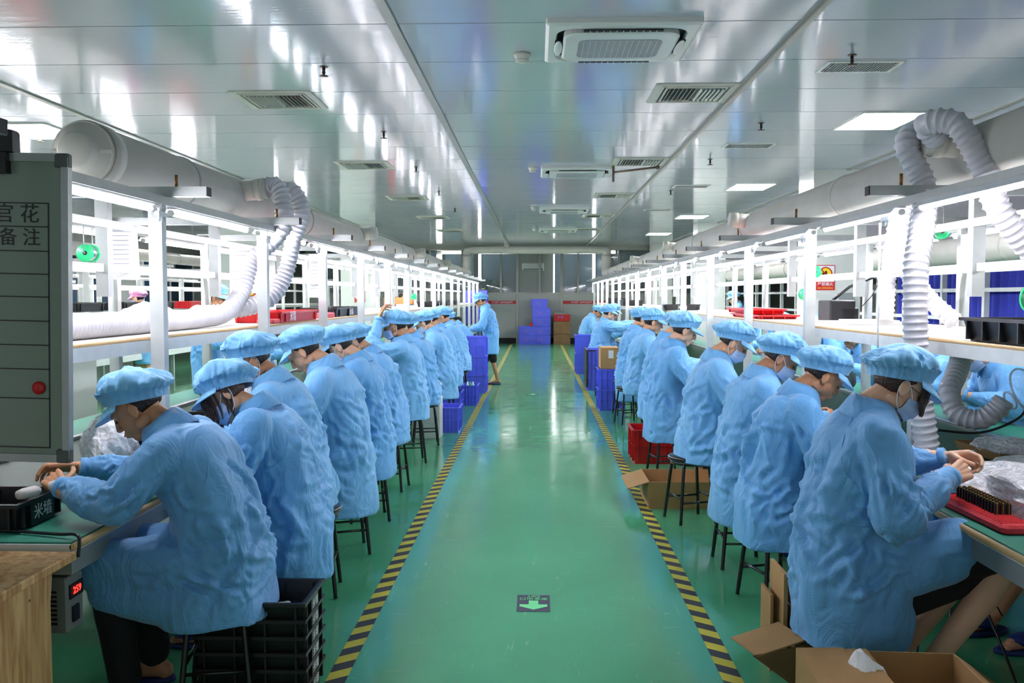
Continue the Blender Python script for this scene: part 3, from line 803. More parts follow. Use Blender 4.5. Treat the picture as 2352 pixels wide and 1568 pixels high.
# the head, origin at its centre, looking along +x
def head_mesh(female):
    m = MB()
    m.ell((-.012, 0, .028), (.098, .077, .088), n=28, m=18)
    m.ell((.018, 0, -.035), (.068, .060, .070), n=24, m=14)
    m.ell((.050, 0, -.088), (.034, .031, .026)).ell((.070, 0, -.056), (.024, .028, .028))
    for s_ in (-1, 1):
        m.ell((.046, s_*.036, -.030), (.032, .024, .034))
        m.ell((-.002, s_*.056, -.062), (.034, .014, .026))
        m.ell((.072, s_*.031, .022), (.016, .024, .009))       # brow
        R = Matrix.Rotation(s_*.35, 3, 'Z') @ Matrix.Rotation(-.15, 3, 'Y')
        m.ell((-.010, s_*.080, -.012), (.019, .007, .031), R)  # ear
        m.ell((-.004, s_*.077, -.032), (.010, .006, .012))
        m.ell((.100, s_*.011, -.030), (.009, .008, .008))
    m.cap((.088, 0, .012), (.104, 0, -.026), .008, .011)
    m.ell((.090, 0, -.056), (.012, .024, .009)); m.ell((.086, 0, -.068), (.011, .020, .009))
    m.cap((-.022, 0, -.06), (-.060, 0, -.17), .054, .056)
    return remesh(m, .0045, 3)
def hand_mesh(curl, thumb, side=1):
    """wrist at origin, fingers along +x, palm towards -z, thumb on the +y side (times side)"""
    m = MB()
    m.cap((-.05, 0, 0), (.0, 0, 0), .027, .025)
    m.ell((.012, 0, 0), (.03, .027, .018))
    for k in range(4):
        y = .030-.020*k
        m.cap((.012, y*.55, 0), (.078-abs(k-1)*.004, y, .002), .016, .0125, n=10)
    L = ((.040, .024, .020), (.044, .028, .021), (.041, .026, .020), (.032, .020, .017))
    for k in range(4):
        y = .031-.0205*k; p = Vector((.082-abs(k-1)*.005, y, .003)); a = 0
        sp = (k-1.5)*-.05; r = .0092 if k < 3 else .008
        for q in range(3):
            a += curl[k]*(.9, 1.1, .75)[q]
            d = Vector((math.cos(a), math.sin(sp)*math.cos(a), -math.sin(a)))
            e = p + d*L[k][q]; m.cap(p, e, r*(1-.08*q), r*(.93-.08*q), n=10); p = e
    p = Vector((.018, .026, -.006)); 
    for (d, l, r0, r1) in thumb:
        e = p + Vector(d).normalized()*l; m.cap(p, e, r0, r1, n=10); p = e
    me = remesh(m, .0028, 2)
    if side < 0:
        v = arr(me); v[:, 1] *= -1; me.vertices.foreach_set('co', v.ravel()); me.flip_normals()
    return me
TH_P = (((.55, .35, -.75), .040, .0145, .012), ((.8, .15, -.6), .032, .011, .0095), ((.95, -.1, -.35), .026, .0098, .0082))
TH_R = (((.6, .75, -.25), .042, .0145, .012), ((.85, .5, -.25), .034, .011, .0098), ((.95, .2, -.2), .026, .0098, .0085))
HEADS = {f: tubes_to(head_mesh(f)) for f in (0,)}
HANDS = {('pinch', 1): tubes_to(hand_mesh((.62, .80, .95, 1.02), TH_P, 1)), ('pinch', -1): tubes_to(hand_mesh((.62, .80, .95, 1.02), TH_P, -1)),
         ('hold', 1): tubes_to(hand_mesh((.5, .55, .6, .66), TH_R, 1)), ('hold', -1): tubes_to(hand_mesh((.5, .55, .6, .66), TH_R, -1))}
def addmesh(mb, data, M, mi=0):
    v, f = data; A = np.array(M); w = v @ A[:3, :3].T + A[:3, 3]
    mb.add([tuple(p) for p in w], f, mi, True)

def creases(me, rng, specs, base_amp=.004, wl=(.10, .30)):
    """push a cloth mesh into folds. specs: (anchor, direction, length, width, height, count, spread)"""
    V = arr(me); N = nrm(me); D = np.zeros(len(V))
    for i in range(9):
        k = rng.normal(size=3); k /= np.linalg.norm(k); k[2] *= .6
        l = rng.uniform(*wl); D += base_amp*.62*np.sin(V @ k * 2*PI/l + rng.uniform(0, 6.3) + .8*np.sin(V[:, 2]*rng.uniform(4, 12)))
    for (A, dr, ln, w, h, cnt, spread) in specs:
        for c in range(cnt):
            a = np.array(A) + rng.normal(size=3)*spread*.35
            d = np.array(dr, float) + rng.normal(size=3)*spread*5
            d /= np.linalg.norm(d)+1e-9; L_ = ln*rng.uniform(.6, 1.25)
            P = []; q = a
            side = rng.normal(size=3)*.12
            for t in np.linspace(0, 1, 5):
                tgt = a + d*L_*t + side*L_*math.sin(PI*t)
                j = np.argmin(((V-tgt)**2).sum(1)); P.append(V[j])
            ww = w*rng.uniform(.7, 1.4); hh = h*rng.uniform(.5, 1.3)*(1 if rng.random() < .6 else -1)
            best = np.full(len(V), 1e9); tt = np.zeros(len(V))
            for s_ in range(4):
                p0, p1 = P[s_], P[s_+1]; e = p1-p0; le = (e@e)+1e-9
                u = np.clip(((V-p0)@e)/le, 0, 1); dd = ((V-(p0+u[:, None]*e))**2).sum(1)
                k = dd < best; best = np.where(k, dd, best); tt = np.where(k, (s_+u)/4, tt)
            x2 = best/ww**2
            rt = np.sqrt(x2); prof = np.exp(-rt*1.35)*1.25 - .5*np.exp(-(rt-1.6)**2*1.8)
            D += hh*prof*np.sin(np.clip(tt, .03, .97)*PI)**.6*(best < (3.5*ww)**2)
    V = V + N*D[:, None]
    me.vertices.foreach_set('co', V.ravel()); me.update()

def cap_mesh(rng, puff=1.0, n=120, rows=26, hi=.130):
    """gathered cloth cap with elastic band, in head coordinates"""
    V = []; ph = rng.uniform(0, 6.3, 8)
    drop = .008*puff
    for i in range(rows+1):
        t = i/rows
        if t < .80:
            u = t/.80; th = u*PI*.60
            r = math.sin(th)/math.sin(PI*.60) if th > PI/2 else math.sin(th)
            r = math.sin(min(th, PI/2)) if th < PI/2 else 1-.05*(th-PI/2)
            r = r**.88; z = .5*(math.cos(th)+.31)/1.31
            rr = r*1.0; zz = .052 + z*2*(hi-.052)
            rx, ry = .124*rr*(1+.05*puff), .104*rr*(1+.07*puff)
            amp = .0035*u**1.5
        else:
            u = (t-.80)/.20
            k = 1-.125*math.sin(u*PI/2); rx, ry = .128*k*.98, .106*k*.96
            zz = .052 - .046*u; amp = .0045*(1-.85*u)
        for j in range(n):
            a = 2*PI*j/n
            w = amp*(math.sin(26*a+ph[0]+2.2*math.sin(2*a+ph[1])) + .7*math.sin(43*a+ph[2]+1.5*math.sin(3*a+ph[3])))
            big = .0055*puff*math.sin(5*a+ph[4]+3.5*t)*math.sin(PI*min(t/.8, 1)) + .0045*math.sin(9*a+ph[5]-6*t)*math.sin(PI*min(t/.8, 1))
            x = math.cos(a); y = math.sin(a)
            back = -.016*puff*math.sin(PI*min(t/.85, 1))
            zt = zz - .036*math.sin(PI*min(t/.9,1))*max(0, -x)*puff + (.010*x if t > .75 else 0)
            V.append(((rx+w+big)*x-.010+back, (ry+w+big)*y, zt+.3*big + .0))
    F = []
    for i in range(rows):
        for j in range(n): F.append((i*n+j, (i+1)*n+j, (i+1)*n+(j+1)%n, i*n+(j+1)%n))
    me = bpy.data.meshes.new('cap'); me.from_pydata(V, [], F); me.polygons.foreach_set('use_smooth', [True]*len(F)); me.update()
    sp = []
    for q in range(16):
        a = rng.uniform(0, 6.3); r = rng.uniform(.3, 1)
        sp.append(((.10*r*math.cos(a), .085*r*math.sin(a), .12-.05*r), (-math.sin(a)+.4*rng.normal(), math.cos(a), -.2), .11, .009, .0055, 1, .02))
    creases(me, rng, sp, .0008, (.05, .12))
    return me
def brim_mesh():
    mb = MB(); n = 25; top = []; out = []
    vs = []
    for lay in (0, -.004):
        for i in range(4):
            q = i/3
            for j in range(n):
                a = math.radians(-72+144*j/(n-1)); c = math.cos(a)
                ext = .052*max(c, 0)**.6*q
                vs.append(((.112+ext)*c-.010, (.090+ext*.75)*math.sin(a), .022 - .030*q*max(c, 0)**.5 - .004*q + lay))
    fs = []
    for l_ in range(2):
        for i in range(3):
            for j in range(n-1):
                b_ = l_*4*n + i*n + j; f = (b_, b_+n, b_+n+1, b_+1); fs.append(f if l_ == 0 else f[::-1])
    for j in range(n-1): fs.append((3*n+j, 7*n+j, 7*n+j+1, 3*n+j+1))
    for i in range(3):
        fs.append((i*n, 4*n+i*n, 4*n+(i+1)*n, (i+1)*n)); fs.append((i*n+n-1, (i+1)*n+n-1, 4*n+(i+1)*n+n-1, 4*n+i*n+n-1))
    return mb.add(vs, fs, 0, True)
def hair_shell(low, side, g=1.06):
    """shell of hair around the back of the skull; low = how far down, side = how far forward (deg from the front)"""
    mb = MB(); vs = []; n = 40; rows = 10
    for lay in (1, .96):
        for i in range(rows+1):
            el = math.radians(50 - (50-low)*i/rows)
            for j in range(n+1):
                sd = side + (14 if i > rows*.55 else 0)*(i/rows)
                a = math.radians(sd + (360-2*sd)*j/n)
                k = g*lay*(1+.012*math.sin(j*2.3))
                z = .028+.088*math.sin(el)*k; c = math.cos(el)
                vs.append((-.014+.098*c*math.cos(a)*k, .077*c*math.sin(a)*k, z))
    fs = []; W = n+1; H = (rows+1)*W
    for l_ in range(2):
        for i in range(rows):
            for j in range(n):
                b_ = l_*H+i*W+j; f = (b_, b_+W, b_+W+1, b_+1); fs.append(f if l_ == 0 else f[::-1])
    for j in range(n): b_ = rows*W+j; fs.append((b_, H+b_, H+b_+1, b_+1))
    for i in range(rows):
        fs.append((i*W, H+i*W, H+(i+1)*W, (i+1)*W)); fs.append((i*W+n, (i+1)*W+n, H+(i+1)*W+n, H+i*W+n))
    return mb.add(vs, fs, 0, True)
def mask_mb():
    mb = MB(); n = 18; rows = 12; vs = []
    for lay in (0, -.003):
        for i in range(rows+1):
            v = i/rows
            for j in range(n+1):
                u = j/n*2-1; a = u*1.18
                pl_ = .0018*math.sin(v*PI*7)
                R = .094 + .018*math.exp(-(u/.45)**2)*(1-abs(v-.45)) + pl_ + lay
                tuck = .020*max(0, v-.55)/.45
                vs.append(((R-tuck)*math.cos(a)+.006-.012*(abs(u) > .9), (R*.80-tuck*.4)*math.sin(a), -.012-.092*v*(1-.28*abs(u)**2) - .012*abs(u)**2))
    fs = []; W = n+1; H = (rows+1)*W
    for l_ in range(2):
        for i in range(rows):
            for j in range(n):
                b_ = l_*H+i*W+j; f = (b_, b_+1, b_+W+1, b_+W); fs.append(f[::-1] if l_ == 0 else f)
    for j in range(n):
        fs.append((j, j+1, H+j+1, H+j)); b_ = rows*W+j; fs.append((b_, H+b_, H+b_+1, b_+1))
    for i in range(rows):
        fs.append((i*W, H+i*W, H+(i+1)*W, (i+1)*W)); fs.append((i*W+n, (i+1)*W+n, H+(i+1)*W+n, H+i*W+n))
    return mb.add(vs, fs, 0, True)
RNG = np.random.default_rng(5)
CAPS = [cap_mesh(np.random.default_rng(20+i), puff=(1, 1.25, .8, 1.1)[i % 4]) for i in range(6)]
HOODS = cap_mesh(np.random.default_rng(44), puff=1.5, hi=.15)
for m_ in CAPS+[HOODS]: m_.materials.append(CAPM)
BRIM = brim_mesh().mesh('brim'); BRIM.materials.append(CAPM)
HAIRS = {k: hair_shell({-30: -44, -42: -52}[k[0]], k[1]).mesh('hair') for k in ((-30, 84), (-42, 74))}
MASKME = mask_mb().mesh('mask'); MASKME.materials.append(MASKM)
def loops(s_):
    mb = MB()
    if True:
        mb.tube(bez([(.045, s_*.071, -.030), (.018, s_*.080, -.008), (-.014, s_*.085, .016), (-.030, s_*.084, .002), (-.026, s_*.082, -.03), (.0, s_*.076, -.07), (.030, s_*.066, -.088)], 5), .0016, 6)
    return mb.mesh('loops')
LOOPME = [loops(-1), loops(1)]
for m_ in LOOPME: m_.materials.append(LOOP)
def eyes_mb():
    mb = MB()
    for s_ in (-1, 1): mb.tube(bez([(.084, s_*.017, -.001), (.086, s_*.024, -.003), (.083, s_*.036, -.003), (.073, s_*.045, .001)], 4), [.0012]+[.0022]*11+[.0010], 6)
    return mb.mesh('eyes')
def brows_mb():
    mb = MB()
    for s_ in (-1, 1): mb.tube(bez([(.090, s_*.014, .019), (.087, s_*.030, .024), (.074, s_*.049, .019)], 4), [.002]+[.0032]*7+[.0015], 6)
    return mb.mesh('brows')
def lips_mb():
    mb = MB().ell((.0985, 0, -.0575), (.0055, .020, .0042)).ell((.0945, 0, -.0665), (.0055, .017, .0048))
    return mb.mesh('lips')
EYEME, BROWME, LIPME = eyes_mb(), brows_mb(), lips_mb()
EYEME.materials.append(HAIR); BROWME.materials.append(HAIR); LIPME.materials.append(LIP)

def rotto(d, up=(0, 0, 1)):
    """matrix with x along d and z near up"""
    x = Vector(d).normalized(); u = Vector(up); y = u.cross(x)
    if y.length < 1e-4: y = Vector((0, 1, 0))
    y.normalize(); z = x.cross(y)
    return Matrix(((x[0], y[0], z[0]), (x[1], y[1], z[1]), (x[2], y[2], z[2])))

def legs_data():
    m = MB()
    for s_ in (-1, 1):
        m.cap((.02, s_*.09, .56), (.42, s_*.12, .53), .075, .056); m.cap((.42, s_*.12, .53), (.36, s_*.12, .28), .055, .052)
        m.cap((.36, s_*.12, .28), (.33, s_*.12, .09), .050, .034)
        m.ell((.30, s_*.12, .05), (.035, .032, .035)); m.cap((.33, s_*.12, .055), (.47, s_*.13, .035), .032, .024); m.ell((.50, s_*.13, .032), (.03, .035, .016))
    return tubes_to(remesh(m, .010, 2))
LEGS = legs_data()
def trousers_mesh(long_=True, knee=(.42, .12, .53)):
    m = MB()
    kx, ky, kz = knee
    for s_ in (-1, 1):
        m.cap((.0, s_*.085, .57), (kx, s_*ky, kz), .088, .070)
        if long_:
            m.cap((kx, s_*ky, kz), (.37, s_*.12, .30), .070, .066); m.cap((.37, s_*.12, .30), (.345, s_*.12, .13), .066, .062)
    m.ell((-.02, 0, .56), (.13, .17, .09))
    me = remesh(m, .013, 3)
    creases(me, np.random.default_rng(3), [((kx-.05, s_*ky, kz), (-.2, 0, -1), .12, .012, .006, 4, .06) for s_ in (-1, 1)], .002)
    me.materials.append(TROUS); return me
TROUSME = trousers_mesh(); SHORTME = trousers_mesh(False)
def slipper_mesh(s_):
    m = MB()
    if True:
        m.lathe([(.9, -.012), (1, -.008), (1, .006), (.9, .010)], 28, c=(.40, s_*.127, .014), sx=.14, sy=.05)
        m.loft([((.42, s_*.128, .045), .0, .035, .045), ((.45, s_*.128, .058), .1, .055, .046), ((.46, s_*.128, .064), .1, .04, .030)], 16)
    return m.mesh('slippers')
SLIPME = [slipper_mesh(s_) for s_ in (-1, 1)]
for m_ in SLIPME: m_.materials.append(SLIP)

def person(loc, rz, label, lean=30, curve=1.0, head=(35, 0, 0), arms=None, mask=False, female=False, seed=1, cap='cap', skin=SKIN, smock=SMOCK,
           hem=.36, scale=1.0, group=None, hand='pinch', fine=.013, hair=(-30, 84), hairm=HAIR, bangs=False, glasses=False, legs=True,
           seated=True, skirt=1.0, shorts=False, hoff=(0, 0), nfold=1.0, twist=0, lap=.30, category='person', capmat=None, slip=True, legdata=None, neckf=.0, lapz=0, drape=0, seams=False):
    rng = np.random.default_rng(seed)
    t = thing('person', loc, label, category, rz, group)
    scale = 1.055 + (scale-1)*.4 if seated else scale
    t.scale = (scale,)*3
    z0 = .57 if seated else .93
    P0 = Vector((0, 0, z0)); ln = math.radians(lean)
    t1, t2, t3 = ln*.45, ln*(.85+.1*curve), ln*(1.1+.25*curve)
    dv = lambda a: Vector((math.sin(a), 0, math.cos(a)))
    P1 = P0 + dv(t1)*.195; P2 = P1 + dv(t2)*.178; P3 = P2 + dv(t3)*.150
    hp, hy, hr = [math.radians(a) for a in head]
    nk = t3*.5 + hp*.8 + neckf
    P4 = P3 + dv(nk)*.056
    RH = Matrix.Rotation(hy, 3, 'Z') @ Matrix.Rotation(hp, 3, 'Y') @ Matrix.Rotation(hr, 3, 'X')
    HC = P4 + RH @ Vector((.022, 0, .088)) + Vector((hoff[0], hoff[1], 0))
    MH = Matrix.Translation(HC) @ RH.to_4x4()
    # shoulders turn slightly with the twist
    TW = Matrix.Rotation(math.radians(twist), 3, 'Z')
    SHc = P2 + dv(t3)*.075
    sh = [SHc + TW @ Vector((0, s_*.165, 0)) for s_ in (1, -1)]
    if arms is None:
        arms = (((.17, .27, .80), (.44, .10, .86)), ((.17, -.27, .80), (.44, -.10, .86)))
    # body: one continuous mesh
    b = MB()
    core = MB().loft([((-.01, 0, z0-.09), 0, .11, .15), (P0, t1, .115, .155), (P1, t1, .095, .13), (P2, t2, .10, .15), (P2+dv(t3)*.09, t3, .08, .15), (P3, t3, .05, .06)], 20)
    core.cap(P3-dv(t3)*.03, HC + RH @ Vector((-.03, 0, -.10)), .056, .052)
    for i in (0, 1):
        el, wr = Vector(arms[i][0]), Vector(arms[i][1])
        core.cap(sh[i], el, .048, .042); core.cap(el, wr, .042, .028)
    cm_ = remesh(core, .014, 2); addmesh(b, tubes_to(cm_), Matrix.Identity(4)); bpy.data.meshes.remove(cm_)
    addmesh(b, HEADS[0], MH)
    for i, s_ in ((0, 1), (1, -1)):
        el, wr = Vector(arms[i][0]), Vector(arms[i][1]); d = (wr-el).normalized()
        d2 = arms[i][2] if len(arms[i]) > 2 else (d + Vector((.25, -s_*.35, -.1))).normalized()
        up = arms[i][3] if len(arms[i]) > 3 else (.1, s_*.75, .65)
        R = rotto(d2, up)
        addmesh(b, HANDS[(hand, -s_)], Matrix.Translation(wr) @ R.to_4x4())
    if legs: addmesh(b, legdata or LEGS, Matrix.Identity(4))
    body = b.build('body', skin, t)
    # smock
    m = MB()
    if seated:
        m.loft([((.015, 0, hem), 0, .200*skirt, .235*skirt, 1.15), ((.012, 0, .46), 0, .192, .228, 1.2), (P0+Vector((-.005, 0, -.03)), t1*.4, .180, .212, 1.15), (P0+dv(t1)*.09, t1, .165, .192), (P1, t1, .158, .188),
                (P2, t2, .160, .200), (P2+dv(t3)*.07, t3, .135, .192), (P2+dv(t3)*.115, t3, .100, .155), (P3, t3, .066, .080)], 32)
        for s_ in (-1, 1):
            m.cap((.0, s_*.095, .555), (lap, s_*.115, .545+lapz), .125, .102)
            if drape: m.cap((.0, s_*.11, .555-drape), (lap*.92, s_*.12, .545+lapz-drape*.8), .115, .09)
    else:
        m.loft([((.02, 0, z0-.48+hem), 0, .165, .215), ((.015, 0, z0-.25), 0, .160, .212), (P0, t1, .155, .200), (P1, t1, .150, .190), (P2, t2, .150, .198), (P2+dv(t3)*.07, t3, .125, .190), (P2+dv(t3)*.115, t3, .09, .15), (P3, t3, .064, .078)], 32)
    for i in (0, 1):
        el, wr = Vector(arms[i][0]), Vector(arms[i][1]); d = (wr-el).normalized()
        m.cap(SHc.lerp(sh[i], .35), sh[i], .10, .088); m.cap(sh[i], sh[i].lerp(el, .5), .088, .084); m.cap(sh[i].lerp(el, .5), el, .084, .076)
        m.cap(el, el.lerp(wr, .62), .074, .060); m.cap(el.lerp(wr, .55), wr - d*.025, .062, .038)
    me = remesh(m, fine, 5)
    sp = []
    k = nfold
    for i, s_ in ((0, 1), (1, -1)):
        el, wr = Vector(arms[i][0]), Vector(arms[i][1]); ua = (el-sh[i]); 
        arm_back = Vector((-.06, s_*.03, -.02))
        sp.append((sh[i]+Vector((-.05, -s_*.03, -.10)), (-.3, -s_*.5, -1), .30, .016, .010, int(5*k), .08))      # from the armpit down the back
        sp.append((sh[i]+ua*.25+Vector((-.06, s_*.05, 0)), ua.normalized(), .22, .014, .009, int(4*k), .05))
        sp.append((el+Vector((-.03, s_*.05, .01)), (ua.normalized()*-1), .16, .012, .010, int(5*k), .07))
        sp.append((el.lerp(wr, .3), Vector((0, s_, .6)), .12, .011, .010, int(5*k), .09))
        sp.append((wr.lerp(el, .18), (el-wr).normalized(), .12, .008, .006, int(7*k), .035))
        sp.append((el+Vector((.02, -s_*.04, 0)), Vector((0, -.3*s_, 1)), .13, .012, .011, int(4*k), .08))
    sp.append((P1+Vector((-.15, .0, -.02)), (0, 1, -.15), .26, .018, .009, int(4*k), .09))
    sp.append((P1+Vector((-.15, .0, -.10)), (0, -1, -.3), .26, .016, .010, int(4*k), .09))
    sp.append((P1+Vector((0, .16, -.05)), (-.6, 0, -1), .24, .016, .011, int(5*k), .09))
    sp.append((P1+Vector((0, -.16, -.05)), (-.6, 0, -1), .24, .016, .011, int(5*k), .09))
    for s_ in (-1, 1):
        sp.append((P2+Vector((-.14, s_*.08, .04)), (-.25, -s_*.25, -1), .42, .026, .013*k, 3, .10))
        sp.append((P0+Vector((-.10, s_*.19, .12)), (.5, 0, -.8), .30, .026, .014*k, 3, .10))
    if seated:
        sp.append(((.10, -.20, .56), (-1, 0, -.5), .26, .016, .012, int(5*k), .09))
        sp.append(((.10, .20, .56), (-1, 0, -.5), .26, .016, .012, int(5*k), .09))
        sp.append(((-.16, 0, .50), (0, 1, -.1), .20, .014, .009, int(4*k), .12))
        sp.append(((.14, 0, .66), (.2, 1, -.5), .22, .016, .012, int(4*k), .09))
    else:
        sp.append(((-.14, 0, z0-.2), (0, .2, -1), .3, .018, .010, 5, .09)); sp.append(((.1, -.15, z0-.2), (0, .2, -1), .3, .018, .010, 5, .09))
    sp = [(tuple(a), tuple(d), l, w, h, c, s) for a, d, l, w, h, c, s in sp]
    creases(me, rng, sp, .0045*nfold, (.14, .4))
    so = link('smock', me, smock, t)
    if seams:
        V = arr(me); Nn = nrm(me)
        def seam(pts):
            out = []
            for q in bez(pts, 7):
                j = np.argsort(((V-np.array(q))**2).sum(1))[:4]; out.append(tuple(V[j].mean(0)+Nn[j[0]]*.0008))
            for _ in range(3): out = [out[0]]+[tuple((np.array(out[i-1])+2*np.array(out[i])+np.array(out[i+1]))/4) for i in range(1, len(out)-1)]+[out[-1]]
            MB().tube(out, .0022, 6).build('seam', smock, so)
        for s_ in (1, -1):
            seam([P3+Vector((-.05, s_*.05, -.02)), P2+dv(t3)*.07+Vector((-.12, s_*.12, 0)), P2+dv(t3)*.0+Vector((-.12, s_*.175, -.04)), P2+Vector((-.06, s_*.19, -.10))])
        ya = P1 if seated else P1
        seam([ya+Vector((.0, .19, -.06)), ya+Vector((-.12, .14, -.05)), ya+Vector((-.16, 0, -.045)), ya+Vector((-.12, -.14, -.05)), ya+Vector((0, -.19, -.06))])
    # raised seams: shoulder seam rings and back yoke are part of the collar piece
    cb = MB(); n = 30; prof = ((.066, -.01), (.068, .058), (.077, .064), (.092, .036), (.116, -.016), (.112, -.022), (.086, .010))
    cx = dv(t3*.85); cr = Matrix.Rotation(t3*.8, 3, 'Y'); vs = []
    for (r, z) in prof:
        for j in range(n+1):
            a = math.radians(22 + 316*j/n)
            p = Vector((r*math.cos(a)*1.0, r*math.sin(a)*1.08, z + .010*math.cos(a)*-1 + .004*math.sin(3*a)))
            vs.append(P3 + cr @ p - cx*.012)
    fs = []; W = n+1; H = len(prof)
    for i in range(H):
        for j in range(n): i2 = (i+1) % H; fs.append((i*W+j, i*W+j+1, i2*W+j+1, i2*W+j))
    fs += [tuple(i*W for i in range(H)), tuple(i*W+n for i in range(H-1, -1, -1))]
    cb.add(vs, fs, 0, True).build('collar', smock, so)
    for i in (0, 1):
        el, wr = Vector(arms[i][0]), Vector(arms[i][1]); d = (wr-el).normalized()
        c_ = MB().tube([wr-d*.030, wr-d*.026, wr-d*.006, wr-d*.002], [.036, .041, .040, .034], 20)
        c_.build('cuff', smock, so)
    # head gear
    c4 = Matrix.Translation(HC) @ RH.to_4x4()
    if cap == 'cap':
        src = CAPS[seed % len(CAPS)]
        if capmat: src = src.copy(); src.materials.clear(); src.materials.append(capmat)
        co = link('cap', src, CAPM, t, M=c4 @ Matrix.Translation((-.010, 0, .030)) @ Matrix.Rotation(-.16-.36*max(hp, 0), 4, 'Y') @ Matrix.Translation((0, 0, -.012)) @ Matrix.Scale(1.06, 4))
        bm = BRIM
        if capmat: bm = BRIM.copy(); bm.materials.clear(); bm.materials.append(capmat)
        link('brim', bm, CAPM, co, M=Matrix.Translation((.0, 0, .002)) @ Matrix.Rotation(.22, 4, 'Y') if True else None)
    elif cap == 'hood':
        co = link('cap', HOODS, CAPM, t, M=c4 @ Matrix.Translation((-.015, 0, .005)) @ Matrix.Rotation(-.42, 4, 'Y') @ Matrix.Scale(1.06, 4))
        link('brim', BRIM, CAPM, co)
        MB().add([(-.135, -.05, .02), (-.137, -.012, .02), (-.135, -.012, .075), (-.13, -.05, .075), (-.131, -.05, .02), (-.133, -.012, .02), (-.131, -.012, .075), (-.126, -.05, .075)], [(0, 3, 2, 1), (4, 5, 6, 7), (0, 1, 5, 4), (1, 2, 6, 5), (2, 3, 7, 6), (3, 0, 4, 7)]).build('label_pocket', mat('clear_pocket', (176, 178, 196), .3), co)
    hs = HAIRS[(-42, 74) if female or hair[0] < -35 else (-30, 84)]
    h = link('hair', hs if hairm is HAIR else hs.copy(), HAIR, t, M=c4)
    if hairm is not HAIR: h.data.materials.clear(); h.data.materials.append(hairm)
    if bangs:
        sb = MB(); rg = random.Random(seed)
        for q in range(46):
            a = rg.uniform(-1.0, 1.0); 
            if bangs == 'long': a = rg.uniform(-1.9, 1.9)
            x0, y0 = -.012+.100*math.cos(a), .080*math.sin(a)
            L_ = rg.uniform(.04, .07)*(1.9 if bangs == 'long' else 1)
            tip = RH.inverted() @ Vector((0, 0, -1))
            p0 = Vector((x0, y0, .050)); p1 = Vector((x0*1.12+.006, y0*1.08, .02)); p2 = p1 + (Vector((0, 0, -.6)) + tip*.6)*L_*.6; p3 = p2 + (Vector((rg.uniform(-.1, .1), rg.uniform(-.1, .1), -.4)) + tip*.8)*L_*.45
            sb.tube(bez([p0, p1, p2, p3], 4), [.005, .007, .007, .007, .006, .006, .006, .005, .005, .004, .004, .003, .0008], 6)
        sb.build('fringe', hairm, t).matrix_local = c4
    link('eyelashes', EYEME, HAIR, t, M=c4); link('eyebrows', BROWME, HAIR, t, M=c4)
    if mask:
        mo = link('face_mask', MASKME, MASKM, t, M=c4); [link('ear_loop', q, LOOP, mo) for q in LOOPME]
    else: link('lips', LIPME, LIP, t, M=c4)
    if glasses:
        gb = MB(); nn = 16
        for s_ in (-1, 1):
            gb.tube([(.104-.006*abs(math.cos(a))*(1), s_*(.034+.026*math.cos(a)), .0+.020*math.sin(a)) for a in [2*PI*q/nn for q in range(nn)]], .0012, 6, closed=True)
            gb.tube([(.098, s_*.060, .004), (.06, s_*.076, .006), (-.01, s_*.083, .006)], .0014, 6)
        gb.tube([(.104, -.008, .004), (.106, 0, .006), (.104, .008, .004)], .0012, 6)
        gb.build('glasses', BLACKM, t).matrix_local = c4
    if legs and legdata is None:
        link('trousers', SHORTME if shorts else TROUSME, TROUS, t)
        if slip:
            for q in SLIPME: link('slipper', q, SLIP, t)
    return t

# ---------------------------------------------------------------- stools
def stool(loc, rz, lab):
    t = thing('stool', loc, lab, 'stool', rz)
    MB().lathe([(.10, -.004), (.150, -.003), (.158, .004), (.158, .020), (.152, .026), (.05, .028)], 36, c=(0, 0, .445)).build('seat', BLACKS, t)
    MB().lathe([(.135, 0), (.14, 0), (.14, -.028), (.135, -.028)], 36, c=(0, 0, .442)).build('seat_ring', BLACKS, t)
    for a in (45, 135, 225, 315):
        c, s_ = math.cos(math.radians(a)), math.sin(math.radians(a))
        MB().tube(bez([(c*.07, s_*.07, .430), (c*.115, s_*.115, .425), (c*.138, s_*.138, .395), (c*.165, s_*.165, .2), (c*.19, s_*.19, .006)], 4), .0115, 10).build('leg', BLACKS, t)
    for a, z in ((0, .185), (90, .155), (180, .185), (270, .155)):
        r = .19-.025*z/.2; k = .7071*(.166)
        p = [Vector((k, -k, z)), Vector((k, k, z))]; R = Matrix.Rotation(math.radians(a), 3, 'Z')
        MB().tube([R @ q for q in p], .0075, 8).build('rung', BLACKS, t)
    return t
# ---------------------------------------------------------------- who sits where. Left row faces -x, right row faces +x
LR = PI; RR = 0.0
def A(*p): return p
# left row ---------------------------------------------------------
person((-1.23, 3.38, 0), LR, 'left worker nearest the camera in blue smock, elbow on the bench, holding white parts', lean=29, curve=.9, head=(40, 6, 0), seed=11, fine=.008, skin=SKIN2,
       smock=SMOCKG, arms=A(A((.30, .26, .81), (.56, .15, .85), (.6, -.5, .25), (.2, .5, .8)), A((.34, -.24, .82), (.60, -.06, .88), (.7, .3, .1), (.1, -.5, .8))), hand='hold', hem=.34, nfold=1.25, lap=.42, drape=.13, seams=True, scale=.95)
person((-1.14, 4.0, 0), LR, 'long-haired left worker whose tilted cap has a clear label pocket', lean=21, head=(44, 30, 22), scale=.90, seed=12, neckf=.35, fine=.010, female=True, cap='hood', bangs='long', seams=True, hairm=HAIRB, mask=True, smock=SMOCK, hem=.30, nfold=1.2, hoff=(.0, .03))
person((-1.27, 4.62, 0), LR, 'left worker with white ear loop, between the label-pocket cap and the bare profile', lean=18, head=(34, 22, 0), seed=13, fine=.010, smock=SMOCK2, mask=True, seams=True, skin=SKIN2, nfold=1.2, hem=.38, scale=1.04)
